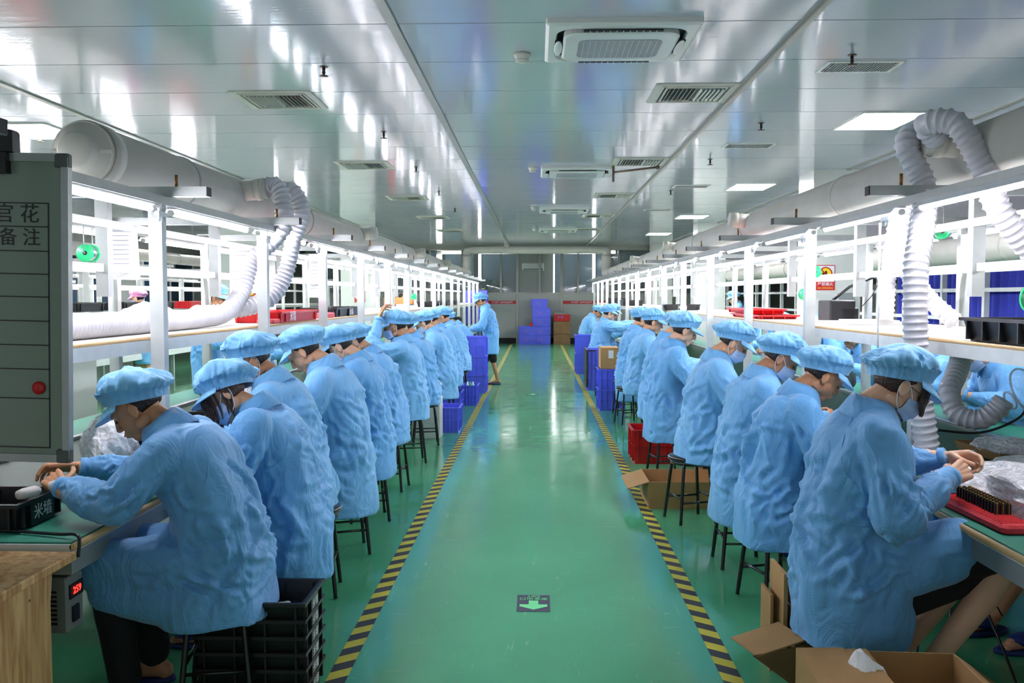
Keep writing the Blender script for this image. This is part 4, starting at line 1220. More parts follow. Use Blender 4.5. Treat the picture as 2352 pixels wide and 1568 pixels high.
person((-1.20, 5.38, 0), LR, 'left worker with bare face bowed in profile and low hanging smock', lean=15, head=(44, 0, 0), seed=14, fine=.011, seams=True, female=True, smock=SMOCK2, skin=SKIN, hem=.24, nfold=.9, scale=1.06, curve=.8)
person((-1.20, 6.18, 0), LR, 'left worker with pale blue face mask and wisps of fringe', lean=11, head=(42, 0, 0), seed=15, fine=.012, female=True, seams=True, mask=True, bangs=True, smock=SMOCK, skin=SKIN3, hem=.30)
person((-1.24, 7.15, 0), LR, 'left worker mostly hidden between the fringed one and the raised hand', lean=18, head=(40, 10, 0), seed=16, smock=SMOCK, mask=True, hem=.38)
person((-1.22, 8.3, 0), LR, 'masked left worker raising a hand to the brow', lean=8, head=(16, 0, 0), seed=17, smock=SMOCK2, mask=True, skin=SKIN2, hem=.40, scale=1.06,
       arms=A(A((.30, .26, 1.0), (.24, .12, 1.30), (-.3, -.35, .9), (1, 0, .2)), A((.32, -.24, .82), (.50, -.08, .88))), hand='hold')
person((-1.22, 9.35, 0), LR, 'left worker half hidden behind the worker raising a hand', lean=13, head=(28, 12, 0), seed=18, smock=SMOCK, hem=.42, scale=1.03)
person((-1.20, 11.1, 0), LR, 'left worker in much creased smock beside the white box', lean=16, head=(36, 0, 0), seed=19, smock=SMOCK2, hem=.28, female=True, mask=True, skin=SKIN3, scale=1.04, nfold=1.2)
person((-1.22, 12.1, 0), LR, 'left worker just beyond the creased smock, cap pushed low', lean=18, head=(30, 0, 0), seed=20, smock=SMOCK, hem=.34, scale=1.06)
person((-1.20, 13.3, 0), LR, 'last left worker before the stacked blue totes', lean=18, head=(24, 0, 0), seed=21, smock=SMOCK2, hem=.44, scale=1.08, curve=.8)
person((-1.20, 15.2, 0), LR, 'person bent low beyond the blue totes, only shoulders and cap showing', lean=26, head=(46, 0, 0), seed=22, smock=SMOCK, skin=SKIN2)
for (x, y, n_) in ((-1.25, 3.36, 'nearest worker on the left'), (-1.20, 4.0, 'worker with the tilted hood cap'), (-1.21, 4.62, 'third worker in the left row'), (-1.2, 5.38, 'fourth worker in the left row'), (-1.21, 6.18, 'masked fifth worker in the left row'),
                (-1.22, 7.15, 'sixth worker in the left row'), (-1.22, 8.35, 'worker raising a hand'), (-1.2, 9.35, 'worker hidden behind the raised hand'), (-1.2, 11.1, 'worker beside the white box'), (-1.2, 12.1, 'worker with the low cap on the left'), (-1.2, 13.3, 'last worker before the blue totes'), (-1.2, 15.2, 'worker bent low beyond the totes')):
    stool((x, y, 0), random.uniform(-.25, .25)+.1, 'black round metal stool under the ' + n_)
# right row --------------------------------------------------------
RLEG = MB()
def hero_legs():
    m = MB()
    for s_, dx in ((-1, 0), (1, .02)):
        kx, kz = .60, .64
        m.cap((.04, s_*.09, .56), (kx, s_*.10, kz), .080, .060); m.cap((kx, s_*.10, kz), (kx-.13, s_*.10, .42), .058, .055)
        m.cap((kx-.13, s_*.10, .42), (kx-.34, s_*.10, .13), .052, .034)
        m.ell((kx-.38, s_*.10, .07), (.036, .032, .04)); m.cap((kx-.34, s_*.10, .09), (kx-.2, s_*.11, .05), .032, .024); m.ell((kx-.17, s_*.11, .045), (.03, .035, .016))
    return tubes_to(remesh(m, .010, 2))
w1 = person((1.22, 3.45, 0), RR, 'masked right worker with wire glasses nearest the camera, pinching a part above red foam', lean=12, curve=.9, head=(36, 0, 0), seed=31, fine=.008, female=True, mask=True, glasses=True, bangs=True, hairm=HAIRB,
       smock=SMOCKG, skin=SKIN3, hem=.24, lap=.36, lapz=.07, drape=.06, nfold=1.2, seams=True, arms=A(A((.20, .24, .84), (.42, .09, .90), (.9, -.45, .05), (0, .8, .6)), A((.08, -.29, .76), (.37, -.06, .86), (.85, .45, .25), (-.1, -.9, .45))), legdata=hero_legs(), slip=False)
def skirt_mb():
    m = MB()
    for s_ in (-1, 1): m.cap((.0, s_*.085, .53), (.53, s_*.10, .60), .120, .085)
    m.ell((-.02, 0, .52), (.14, .17, .12)).cap((.10, -.02, .44), (.44, -.02, .52), .16, .11)
    me = remesh(m, .012, 4); me.materials.append(TROUS); return me
link('skirt', skirt_mb(), TROUS, w1)
for q in SLIPME: link('slipper', q, SLIP, w1, M=Matrix.Translation((-.0, 0, .03)))
person((1.22, 4.48, 0), RR, 'right worker with bare face bowed in profile beside the masked one with glasses', lean=17, head=(40, 0, 0), seed=32, fine=.010, seams=True, skin=SKIN2, smock=SMOCK, hem=.33, nfold=1.1, scale=.92, curve=.8)
person((1.24, 5.22, 0), RR, 'right worker with mask and dark nape hair, beyond the bare profile', lean=14, head=(36, -10, 0), seed=33, fine=.011, mask=True, skin=SKIN2, seams=True, smock=SMOCK2, hem=.25, scale=.97, curve=.6)
person((1.20, 6.2, 0), RR, 'right masked worker sitting over the open cardboard box', lean=10, head=(38, -8, 0), seed=34, fine=.012, mask=True, seams=True, skin=SKIN, smock=SMOCK2, hem=.40, scale=1.04)
person((1.14, 7.7, 0), RR, 'right worker seated in front of the red tote', lean=9, head=(26, 0, 0), seed=35, female=True, seams=True, skin=SKIN3, smock=SMOCK, hem=.31, scale=1.06, arms=A(A((.18, .24, .84), (.44, .1, .92)), A((.16, -.26, .84), (.42, -.08, .93))))
person((1.24, 8.9, 0), RR, 'person mostly hidden behind the fifth worker, right row', lean=12, head=(30, 0, 0), seed=36, smock=SMOCK, hem=.34, scale=1.07)
person((1.20, 10.1, 0), RR, 'person with striped-looking cap looking at the bench, seventh in the right row', lean=9, head=(20, 0, 0), seed=37, female=True, smock=SMOCK2, hem=.45, scale=1.05)
person((1.24, 11.5, 0), RR, 'person with dark hair bun behind the cardboard box, eighth in the right row', lean=9, head=(20, 0, 0), seed=38, female=True, hair=(-42, 74), smock=SMOCK, hem=.22, scale=1.05)
person((1.12, 15.6, 0), RR, 'person reaching forward with both arms, glasses on, far in the right row', lean=14, head=(14, 0, 0), seed=39, glasses=True, smock=SMOCK2, skin=SKIN3, scale=1.05, hem=.40, arms=A(A((.34, .2, 1.0), (.60, .12, 1.06)), A((.34, -.2, .98), (.60, -.1, 1.04))))
person((1.36, 17.3, 0), RR, 'person just behind the reaching worker, only cap and face showing', lean=10, head=(24, 0, 0), seed=40, smock=SMOCK, skin=SKIN2, scale=1.06)
person((1.14, 20.0, 0), RR, 'farthest seated person in the right row, bowed over the bench', lean=18, head=(42, 0, 0), seed=41, smock=SMOCK2, skin=SKIN2, scale=1.05)
for (x, y, n_) in ((1.24, 3.55, 'masked worker nearest on the right'), (1.25, 4.55, 'second worker in the right row'), (1.22, 5.18, 'third worker in the right row'), (1.10, 6.2, 'fourth worker in the right row'), (1.16, 7.75, 'worker before the red tote'), (1.24, 8.95, 'worker hidden behind the fifth'),
                (1.16, 10.95, 'seventh worker on the right'), (1.2, 11.8, 'worker behind the cardboard box'), (1.12, 16.1, 'reaching worker far on the right'), (1.36, 17.3, 'worker behind the reaching one'), (1.14, 20.0, 'farthest seated worker on the right')):
    stool((x, y, 0), random.uniform(-.25, .25)+.1, 'black round metal stool under the ' + n_)
stool((1.12, 13.9, 0), .3, 'empty black round stool by the small cardboard box on the right')
stool((-1.75, 4.15, 0), .5, 'black stool under the left bench behind the nearest worker')

# the walking worker, standing, facing left
def walk_legs():
    m = MB()
    for s_, dx, k in ((-1, .12, 1), (1, -.10, 0)):
        hx = .02; m.cap((hx, s_*.08, .90), (hx+dx*.7+.02, s_*.08, .50), .080, .052)
        m.cap((hx+dx*.7+.02, s_*.08, .50), (hx+dx*1.3-.01, s_*.08, .11), .050, .032)
        fx = hx+dx*1.3-.01
        m.ell((fx-.03, s_*.08, .055), (.035, .03, .035)); m.cap((fx, s_*.08, .07), (fx+.13, s_*.085, .035), .03, .022); m.ell((fx+.16, s_*.085, .032), (.028, .034, .015))
    return tubes_to(remesh(m, .010, 2))
w = person((-.83, 15.9, 0), LR, 'person standing in the aisle in long blue smock and black shorts', lean=14, head=(26, 0, 0), seed=51, seated=False, skin=SKIN2, hem=.12, legdata=walk_legs(), scale=.98,
           arms=A(A((.16, .26, 1.08), (.40, .14, 1.02)), A((.18, -.26, 1.08), (.42, -.12, 1.03))), hand='hold')
m = MB()
for s_, dx in ((-1, .12), (1, -.10)): m.cap((.02, s_*.08, .90), (.02+dx*.66, s_*.08, .46), .095, .072)
m.ell((.0, 0, .9), (.13, .16, .09))
me = remesh(m, .012, 3); link('shorts', me, TROUS, w)
for s_, dx in ((-1, .12), (1, -.10)):
    sm_ = MB()
    sm_.lathe([(.9, -.012), (1, -.008), (1, .006), (.9, .010)], 24, c=(.01+dx*1.3+.07, s_*.084, .014), sx=.14, sy=.05)
    sm_.build('slipper', SLIP, w)

STAND = walk_legs()
# workers on the far side of the benches, facing the aisle
def back_person(x, y, rz, lab, **k):
    kw = dict(lean=20, head=(38, 0, 0), fine=.016); kw.update(k)
    if kw.get('seated', True): stool((x, y, 0), .2, 'black stool under the ' + ' '.join(lab.split(',')[0].replace('person', 'one', 1).split()[:12]))
    else: kw['legdata'] = STAND
    return person((x, y, 0), rz, lab, **kw)
back_person(-3.62, 11.2, RR, 'person seen under the left shelf behind the third worker', seed=61, skin=SKIN2)
back_person(-3.62, 15.4, RR, 'masked person behind the left bench beyond the raised hand', seed=62, mask=True)
back_person(-3.62, 13.4, RR, 'person bowed behind the left bench between the posts', seed=63, skin=SKIN)
back_person(-3.55, 9.3, RR, 'person standing behind the left bench with head above the shelf', seed=64, seated=False, hem=.1, skin=SKIN2, lean=8, head=(10, 0, 0), arms=A(A((.2, .25, 1.1), (.42, .1, 1.05)), A((.2, -.25, 1.1), (.42, -.1, 1.05))))
back_person(3.62, 13.6, LR, 'person with mask behind the right bench between two posts', seed=71, mask=True)
back_person(3.40, 11.3, LR, 'person with white mask under the right shelf, left of the bare face', seed=72, mask=True, skin=SKIN3, head=(20, 0, 0), lean=22)
back_person(3.62, 10.3, LR, 'person with round bare face under the right shelf', seed=73, skin=SKIN3, female=True, head=(14, -10, 0), lean=22)
back_person(3.55, 9.0, LR, 'person turned away in a cap above the second worker on the right', seed=74, skin=SKIN2, lean=30, head=(30, 30, 0))
back_person(3.50, 7.3, LR, 'person bent low behind the straight hose on the right', seed=75, lean=36, head=(40, 0, 0))
back_person(3.40, 6.15, LR, 'person with white mask behind the clear funnel', seed=76, mask=True, female=True, skin=SKIN3, head=(42, 0, 0), lean=26, scale=1.05)
back_person(-6.1, 13.5, LR, 'person in white mask and pink cap in the far left room', seed=81, mask=True, seated=False, hem=.1, capmat=PINKC, smock=SMOCK2, lean=12, head=(14, 0, 0), arms=A(A((.2, .25, 1.1), (.42, .1, 1.05)), A((.2, -.25, 1.1), (.42, -.1, 1.05))))
back_person(-4.05, 25.2, RR, 'bare-headed person in a white coat far behind the left bench', seed=83, cap=None, smock=WHITEC, seated=False, hem=.1, skin=SKIN3, lean=12, head=(20, 0, 0), arms=A(A((.2, .25, 1.1), (.42, .1, 1.05)), A((.2, -.25, 1.1), (.42, -.1, 1.05))))
back_person(4.3, 18.5, LR, 'person with bright cap far behind the right shelf', seed=84, seated=False, hem=.1, lean=10, head=(20, 0, 0), arms=A(A((.2, .25, 1.1), (.42, .1, 1.05)), A((.2, -.25, 1.1), (.42, -.1, 1.05))))
# feet of someone under the right bench
fo = MB()
for k, (x, y, a) in enumerate(((2.15, 4.14, 3.4), (2.24, 3.92, 3.3))):
    fo.T = Matrix.Translation((x, y, 0)) @ Matrix.Rotation(a, 4, 'Z')
    fo.cap((-.16, 0, .24), (-.04, 0, .085), .045, .036, mi=0).cap((-.02, 0, .06), (.11, .005, .04), .034, .026)
    for q in range(5): fo.ell((.135-.006*q, .026-.013*q, .030), (.016, .0075, .009))
fm_ = fo.build('foot', SKIN2)
ft = thing('person', (0, 0, 0), 'bare lower legs in dark blue slippers under the right bench at the frame edge', 'person')
fm_.name = 'feet'; fm_.parent = ft
for k, (x, y, a) in enumerate(((2.15, 4.14, 3.4), (2.24, 3.92, 3.3))):
    so = MB(); so.T = Matrix.Translation((x, y, 0)) @ Matrix.Rotation(a, 4, 'Z')
    so.lathe([(.9, -.012), (1, -.008), (1, .006), (.9, .010)], 28, c=(.035, 0, .013), sx=.15, sy=.055)
    so.loft([((.03, 0, .040), 0, .05, .050), ((.055, 0, .066), .15, .058, .046), ((.06, 0, .078), .2, .045, .030)], 18)
    so.build('slipper', SLIP, ft)
# ---------------------------------------------------------------- crates, trays, totes, boxes
def open_box(mb, w, d, h, t=.006, flare=.0, mi=0):
    """open-topped box with wall thickness, base centred at the origin, sizes at the top"""
    a, b = w/2, d/2; f = flare
    def q(k, z, sh): return [(-a*k+sh, -b*k+sh*1, z), (a*k-sh, -b*k+sh, z), (a*k-sh, b*k-sh, z), (-a*k+sh, b*k-sh, z)]
    k0 = 1-f
    vs = q(k0, 0, 0)+q(1, h, 0)+q(1, h, t)+q(k0, t, t)
    fs = [(3, 2, 1, 0)]
    for lo, hi in ((0, 4), (4, 8), (8, 12)):
        for i in range(4): fs.append((lo+i, lo+(i+1)%4, hi+(i+1)%4, hi+i))
    fs.append((12, 13, 14, 15))
    return mb.add(vs, fs, mi)
def crate(name, loc, rz, w, d, h, m, lab, cat, ribs=5, group=None, text=None, tside='y', tsize=.06, dividers=0, lip=.012, flare=.06, handle=True):
    t = thing(name, loc, lab, cat, rz, group)
    mb = open_box(MB(), w, d, h, .006, flare)
    e = lip
    for x0, x1, y0, y1 in ((-w/2-e, w/2+e, -d/2-e, -d/2+.002), (-w/2-e, w/2+e, d/2-.002, d/2+e), (-w/2-e, -w/2+.002, -d/2, d/2), (w/2-.002, w/2+e, -d/2, d/2)): mb.box(x0, x1, y0, y1, h-.014, h)
    rb = mb; k0 = 1-flare
    def yw(z): return d/2*(k0+(1-k0)*z/h)
    def xw(z): return w/2*(k0+(1-k0)*z/h)
    for i in range(ribs):
        x = -w/2*.86 + w*.86*i/max(ribs-1, 1)
        for s_ in (-1, 1):
            rb.box(x-.004, x+.004, s_*(yw(h*.1)-.004), s_*(yw(h)+e*.7), h*.08, h-.012)
    for i in range(max(2, ribs-2)):
        y = -d/2*.8 + d*.8*i/max(ribs-3, 1)
        for s_ in (-1, 1): rb.box(s_*(xw(h*.1)-.004), s_*(xw(h)+e*.7), y-.004, y+.004, h*.08, h-.012)
    if h > .2:
        for zz in (h*.52,): 
            for s_ in (-1, 1):
                rb.box(-w/2*.97, w/2*.97, s_*yw(zz), s_*(yw(zz)+e*.6), zz-.004, zz+.004); rb.box(s_*xw(zz), s_*(xw(zz)+e*.6), -d/2*.97, d/2*.97, zz-.004, zz+.004)
    mb.build('box', m, t)
    if dividers:
        dv_ = MB()
        for i in range(1, dividers): x = -w/2+w*i/dividers; dv_.box(x-.003, x+.003, -d/2*.93, d/2*.93, .004, h*.9)
        dv_.build('divider', m, t)
    if text:
        z = h*.45
        if tside == 'y':
            MB().box(-tsize*1.3, tsize*1.3, -d/2-e*.75, -yw(z)+.004, z-tsize*.7, z+tsize*.7).build('label_field', m, t)
            lettering(text, tsize, (0, -d/2-e*.75-.001, z), (1, 0, 0), (0, 0, 1), t)
        else:
            s_ = 1 if tside == 'x' else -1
            MB().box(s_*(xw(z)-.004), s_*(w/2+e*.75), -tsize*1.3, tsize*1.3, z-tsize*.7, z+tsize*.7).build('label_field', m, t)
            lettering(text, tsize, (s_*(w/2+e*.75+.001), 0, z), (0, s_, 0), (0, 0, 1), t)
    return t
TX = '米墙'
# black crate stack on the floor, left foreground
for k in range(6):
    lab = ('topmost black crate of the floor stack on the left, white parts inside', 'second black crate from the top of the left floor stack', 'third black crate from the top of the left floor stack', 'fourth black crate from the top of the left floor stack', 'fifth black crate from the top of the left floor stack', 'lowest black crate of the left floor stack')[k]
    crate('stacking_crate', (-1.115, 3.45, .328-.0655*k), 0, .42, .29, .082, BLACKM, lab, 'crate', 4, 'black crates stacked on the floor', TX, 'x', .042, flare=.10)
WPART = mat('white_part', (226, 218, 212), .45)
random.seed(9)
for k in range(9):
    x, y = -1.24+.055*(k % 6)+random.uniform(-.01, .01), 3.40+.07*(k//6)+random.uniform(-.01, .01)
    t = thing('plastic_part', (x-.02, y, .356 if k < 6 else .359), 'small white plastic part lying in the topmost black crate', 'part', random.uniform(0, 3), 'white parts in the black crate')
    MB().lathe([(.004, -.045), (.018, -.04), (.022, .0), (.018, .04), (.004, .045)], 14, axis='Y').build('shell', WPART, t)
# trays on the left bench
crate('parts_tray', (-1.80, 4.02, .752), .0, .30, .46, .085, BLACKM, 'black tray on the left bench before the nearest worker, white lettering on its side', 'tray', 4, None, TX, 'x', .055)
crate('parts_tray', (-2.05, 4.6, .752), .0, .42, .34, .12, BLACKM, 'deeper black tray behind the lettered one on the left bench', 'tray', 4, None, None)
crate('parts_tray', (-2.0, 4.75, .874), .15, .36, .26, .07, BLACKM, 'shallow black tray with paper in it, stacked on the deeper tray', 'tray', 4, None, None)
crate('parts_tray', (-2.06, 3.20, .752), .0, .38, .30, .10, BLACKM, 'black tray cut by the left frame edge on the green bench', 'tray', 4, None, TX, 'x', .06)
crate('parts_tray', (-2.02, 5.8, .752), .0, .40, .30, .10, BLACKM, 'black lettered tray by the post on the left bench beside a plastic bag', 'tray', 4, None, TX, 'y', .05)
tag(MB().rbox(-2.05, -1.93, 4.62, 4.76, .90, .955, .004).build('paper_stack', PAPER), 'white paper pad standing in the shallow black tray', 'paper')
# trays on the shelves
crate('parts_tray', (-2.10, 7.05, 1.402), .0, .36, 1.10, .085, REDP, 'long red tray on the left shelf with white lettering', 'tray', 3, None, None, flare=.04, dividers=0)
bt = crate('parts_tray', (-2.11, 9.05, 1.402), .0, .34, 1.3, .09, BLACKM, 'long black compartment tray on the left shelf beyond the red one', 'tray', 3, None, TX, 'x', .085, dividers=1)
rt = [o for o in bpy.data.objects if o.get('label') == 'long red tray on the left shelf with white lettering'][0]
lettering(TX, .085, (.195, -.28, .042), (0, 1, 0), (0, 0, 1), rt)
tag(MB().rbox(-2.06, -1.93, 6.35, 6.85, 1.402, 1.435, .01).build('foam_block', PINKF), 'pink foam block with white parts on the left shelf before the red tray', 'foam block')
tag(MB().rbox(-2.06, -1.93, 7.9, 8.3, 1.402, 1.45, .01).build('foam_block', PINKF), 'pink foam block between the red and the black tray on the left shelf', 'foam block')
for k, (y, n_) in enumerate(((17.2, 'nearest of the far trio'), (19.2, 'middle of the far trio'), (21.2, 'farthest of the far trio'))):
    crate('parts_tray', (-2.1, y, 1.402), 0, .34, 1.3, .10, BLACKM, 'black tray on the left shelf, ' + n_, 'tray', 3, None, TX if k == 0 else None, 'x', .08)
crate('parts_tray', (2.13, 3.74, 1.402), .0, .40, .52, .105, BLACKM, 'large black ribbed tray on the right shelf at the frame edge', 'tray', 6, None, None, flare=.12)
crate('parts_tray', (2.14, 8.3, 1.402), .0, .34, 1.1, .035, REDD, 'flat red tray on the right shelf, lower of two', 'tray', 4, None, None)
crate('parts_tray', (2.14, 8.6, 1.44), .0, .32, .95, .045, REDP, 'flat red tray on the right shelf, upper of two', 'tray', 4, None, None)
crate('parts_tray', (2.12, 12.9, 1.402), .0, .50, .34, .085, BLACKM, 'black tray on the right shelf with white lettering facing the camera', 'tray', 4, None, TX, 'y', .07)
crate('parts_tray', (2.10, 19.5, 1.402), .0, .40, 1.2, .12, BLACKM, 'black tray far along the right shelf', 'tray', 4, None, None)
crate('parts_tray', (2.10, 22.5, 1.402), .0, .40, 1.2, .16, BLACKM, 'farthest black tray on the right shelf', 'tray', 4, None, None)
# blue totes
def tote(x, y, z, w, d, h, lab, m=BLUET, g=None): return crate('tote', (x, y, z), 0, w, d, h, m, lab, 'tote', 5, g, None, flare=.05, lip=.016)
tote(-1.08, 14.5, .62, .50, .40, .32, 'topmost blue tote of the aisle stack on the left', g='blue totes of the left aisle stack')
tote(-1.08, 14.5, .31, .50, .40, .308, 'middle blue tote of the aisle stack on the left', g='blue totes of the left aisle stack')
tote(-1.08, 14.5, .0, .50, .40, .308, 'lowest blue tote of the aisle stack on the left', g='blue totes of the left aisle stack')
tote(-.98, 12.9, 0, .22, .4, .30, 'small blue tote before the left aisle stack, bottles inside')
tote(-1.17, 12.1, 0, .26, .4, .29, 'blue tote beside the last seated workers on the left')
tote(-1.02, 10.35, 0, .22, .42, .30, 'blue tote standing behind the white box on the left')
wb = thing('white_box', (-1.24, 9.85, 0), 'white bubble-wrapped box on the floor between the left stools', 'box')
MB().rbox(-.16, .16, -.14, .14, 0, .46, .01).build('box', mat('bubble_wrap', (224, 226, 224), .35, bump=.6, bump_scale=60), wb)
random.seed(12)
def crumple(loc, size, lab, m, seed, n=26, name='plastic_bag', sub=0, cat='plastic bag', tall=1.0):
    """a crumpled bag: a lumpy faceted closed surface"""
    rg = np.random.default_rng(seed); mb = MB().ell((0, 0, 0), (1, 1, 1), n=n*2, m=n)
    V = np.array(mb.v); D = np.zeros(len(V))
    for i in range(16):
        k = rg.normal(size=3); k /= np.linalg.norm(k); fr = rg.uniform(2, 13)
        D += (.16/fr**.6)*np.abs(np.sin(V@k*fr+rg.uniform(0, 6)))
    V = V*(0.72+D[:, None]); V[:, 2] = np.maximum(V[:, 2], -.75) + .75
    V = V/np.array([1, 1, 1.6]) * np.array(size)*np.array([1, 1, 1])
    mb.v = [tuple(p) for p in V]
    mb.s = [False]*len(mb.s)
    o = mb.build(name, m); o.location = loc
    return tag(o, lab, cat)
def plastic_mat(name, col, a):
    m = mat(name, col, .3, noise_amt=0, alpha=a, spec=.9, bump=.5, bump_scale=60)
    nt, b, N, L = nodes(m)
    tc = N('ShaderNodeTexCoord'); n = N('ShaderNodeTexNoise'); n.inputs['Scale'].default_value = 22; n.inputs['Detail'].default_value = 5; n.inputs['Distortion'].default_value = 2
    L(tc.outputs['Object'], n.inputs['Vector'])
    r = N('ShaderNodeMapRange'); r.inputs['From Min'].default_value = .42; r.inputs['From Max'].default_value = .62; r.inputs['To Min'].default_value = a*.7; r.inputs['To Max'].default_value = min(1, a*1.5)
    L(n.outputs['Fac'], r.inputs['Value']); L(r.outputs[0], b.inputs['Alpha'])
    return m
BAG = plastic_mat('clear_bag', (255, 254, 255), .9)
BAGW = plastic_mat('milky_bag', (250, 246, 252), .8)
crumple((-1.24, 9.8, .45), (.13, .12, .20), 'white plastic bag on top of the bubble-wrapped box', BAGW, 5)
for k in range(3):
    tag(MB().lathe([(.02, 0), (.022, .05), (.012, .07), (.010, .09)], 12, c=(-1.02+.04*k, 12.85, .25)).build('bottle', (PAPER, GREENP, PAPER)[k]), ('left white bottle in the small blue tote', 'green bottle in the small blue tote', 'right white bottle in the small blue tote')[k], 'bottle')
# black lettered boxes by the end of the left row
for k in range(5):
    crate('parts_tray', (-1.62, 16.6, .78+.088*k), 0, .34, .3, .085, BLACKM, 'black lettered tray %s in the stack beside the standing worker' % ('lowest', 'second from the bottom', 'middle', 'second from the top', 'topmost')[k], 'tray', 3, 'black tray stack by the standing worker', TX, 'y', .05)
# right aisle
tote(1.24, 8.5, 0, .62, .42, .33, 'big red tote on the floor under the fifth worker on the right', REDD)
tote(1.06, 12.4, 0, .36, .46, .30, 'lower blue tote under the cardboard box on the right', g=None)
tote(1.06, 12.4, .305, .36, .46, .28, 'upper blue tote under the cardboard box on the right')
tote(1.02, 15.0, 0, .30, .4, .40, 'lower blue tote by the reaching worker')
tote(1.02, 15.0, .405, .30, .4, .30, 'upper blue tote by the reaching worker')
tote(1.0, 18.2, 0, .36, .4, .42, 'lower blue tote at the far end of the right row')
tote(1.0, 18.2, .425, .36, .4, .38, 'upper blue tote at the far end of the right row')
cb = thing('cardboard_box', (.98, 13.1, .59), 'small cardboard box with a white label on the blue totes', 'box')
MB().rbox(-.13, .13, -.2, .2, 0, .30, .004).build('box', CARD, cb); MB().box(-.02, .05, -.2025, -.2, .15, .26).build('label', PAPER, cb)
cb.location = (1.03, 12.4, .588)
tag(MB().box(.83, .85, 14.4, 15.2, .1, .72).box(.86, .98, 14.38, 14.4, .70, .72).build('frame_panel', BLACKM), 'thin black panel standing beside the far blue totes', 'panel')
# far end stacks
for k in range(5): tote(.17 if k < 4 else .10, 29.45, .305*k, .60 if k < 4 else .54, .45, .30, 'blue tote in the tall stack at the far partition, %s' % ('lowest', 'second from the floor', 'third from the floor', 'fourth from the floor', 'topmost')[k], g='tall blue tote stack by the partition')
for k in range(2): tote(-.30, 29.4, .305*k, .58, .45, .30, ('lower' if k == 0 else 'upper')+' blue tote of the short pair left of the tall stack')
for k in range(5): tote(-1.95, 28.0, .36*k, .75, .5, .355, 'dark blue tote in the tall stack behind the left bench end, %s' % ('lowest', 'second from the floor', 'middle', 'fourth from the floor', 'topmost')[k])
tag(MB().rbox(-.22, .06, 29.25, 29.5, .612, .72, .01).build('parts_box', REDP), 'small red box on the short pair of blue totes', 'box')
for k in range(2):
    t = thing('carton', (.86, 29.45, .34*k if k else 0), ('lower' if k == 0 else 'upper')+' brown carton beside the tall blue stack', 'box')
    MB().rbox(-.28, .28, -.25, .25, 0, .335 if k == 0 else .43, .004).build('box', CARDD, t); MB().box(-.28, .28, -.02, .02, .336 if k == 0 else .431, .338 if k == 0 else .433).build('packing_tape', CARD, t)
tote(.86, 29.45, .78, .52, .4, .22, 'red tote on the brown cartons at the far end', REDD)
tag(MB().rbox(.62, 1.1, 29.3, 29.6, 1.0, 1.06, .004).build('paper_bundle', mat('grey_bundle', (140, 140, 136), .7)), 'grey bundle on the red tote at the far end', 'bundle')

for o in [o for o in bpy.data.objects if o.name.startswith('tote') and o.parent is None and o.location.y > 27]:
    lettering('米墙', .10, (-.06, -.245 if o.location.y > 29 else -.27, .13), (1, 0, 0), (0, 0, 1), o, mat('faded_print', (170, 140, 235), .5), extrude=.001)
# cartons on the right -----------------------------------------------
def carton(loc, rz, w, d, h, m, lab, flaps, t_=.005):
    t = thing('cardboard_box', loc, lab, 'box', rz)
    open_box(MB(), w, d, h, t_, 0).build('box', m, t)
    for (side, ang, ln) in flaps:
        f = MB(); L_ = w if side in 'NS' else d
        f.box(-L_/2+.004, L_/2-.004, 0, ln, -t_, 0)
        o = f.build('flap', m, t)
        base = {'S': ((0, -d/2, h), PI), 'N': ((0, d/2, h), 0), 'E': ((w/2, 0, h), -PI/2), 'W': ((-w/2, 0, h), PI/2)}[side]
        o.matrix_local = Matrix.Translation(base[0]) @ Matrix.Rotation(base[1], 4, 'Z') @ Matrix.Rotation(math.radians(ang), 4, 'X')
    return t
carton((1.19, 6.78, 0), 0, .68, .50, .205, CARD, 'open cardboard box on the floor under the fourth worker on the right', [('N', -30, .18), ('W', -18, .17), ('S', -100, .10)])
b1 = carton((1.18, 2.82, 0), -.05, .54, .44, .355, CARD, 'open cardboard box at the bottom edge of the photo, crumpled paper inside', [('W', 178, .16), ('E', -35, .20)])
f = MB().box(0, .24, -.215, .215, -.005, 0); fo_ = f.build('flap', CARD, b1); fo_.matrix_local = Matrix.Translation((-.27, 0, .357)) @ Matrix.Rotation(-.03, 4, 'Y')
crumple((1.10, 2.90, .06), (.08, .09, .26), 'crumpled white paper in the open cardboard box', PAPER, 8, 16, 'crumpled_paper', cat='paper')
b2 = thing('cardboard_box', (1.30, 3.72, 0), 'worn tall cardboard box standing behind the legs of the nearest worker on the right', 'box')
mb = open_box(MB(), .46, .34, .30, .005, 0); mb.build('box', CARDD, b2)
MB().box(-.235, .16, -.176, -.171, .02, .53).build('flap', CARDD, b2)
MB().box(-.262, -.245, -.10, .12, .0, .44).build('flap', CARD, b2)
MB().box(-.30, -.288, -.04, .12, .0, .33).build('flap', CARD, b2)
mb = MB(); mb.T = Matrix.Translation((-.28, -.25, .245)) @ Matrix.Rotation(-.22, 4, 'Y') @ Matrix.Rotation(.25, 4, 'Z'); mb.box(-.20, .02, -.10, .12, 0, .006); mb.build('flap', CARD, b2)
mb = MB(); mb.T = Matrix.Translation((-.27, -.35, .235)) @ Matrix.Rotation(.25, 4, 'Z'); mb.add([(-.2, 0, -.02), (.02, 0, .0), (.02, 0, -.19), (-.2, .006, -.02), (.02, .006, 0), (.02, .006, -.19)], [(0, 2, 1), (3, 4, 5), (0, 1, 4, 3), (1, 2, 5, 4), (2, 0, 3, 5)]); mb.build('flap', CARDD, b2)
lettering('周转', .08, (.0, -.178, .10), (1, 0, 0), (0, 0, 1), b2, BLACKM)

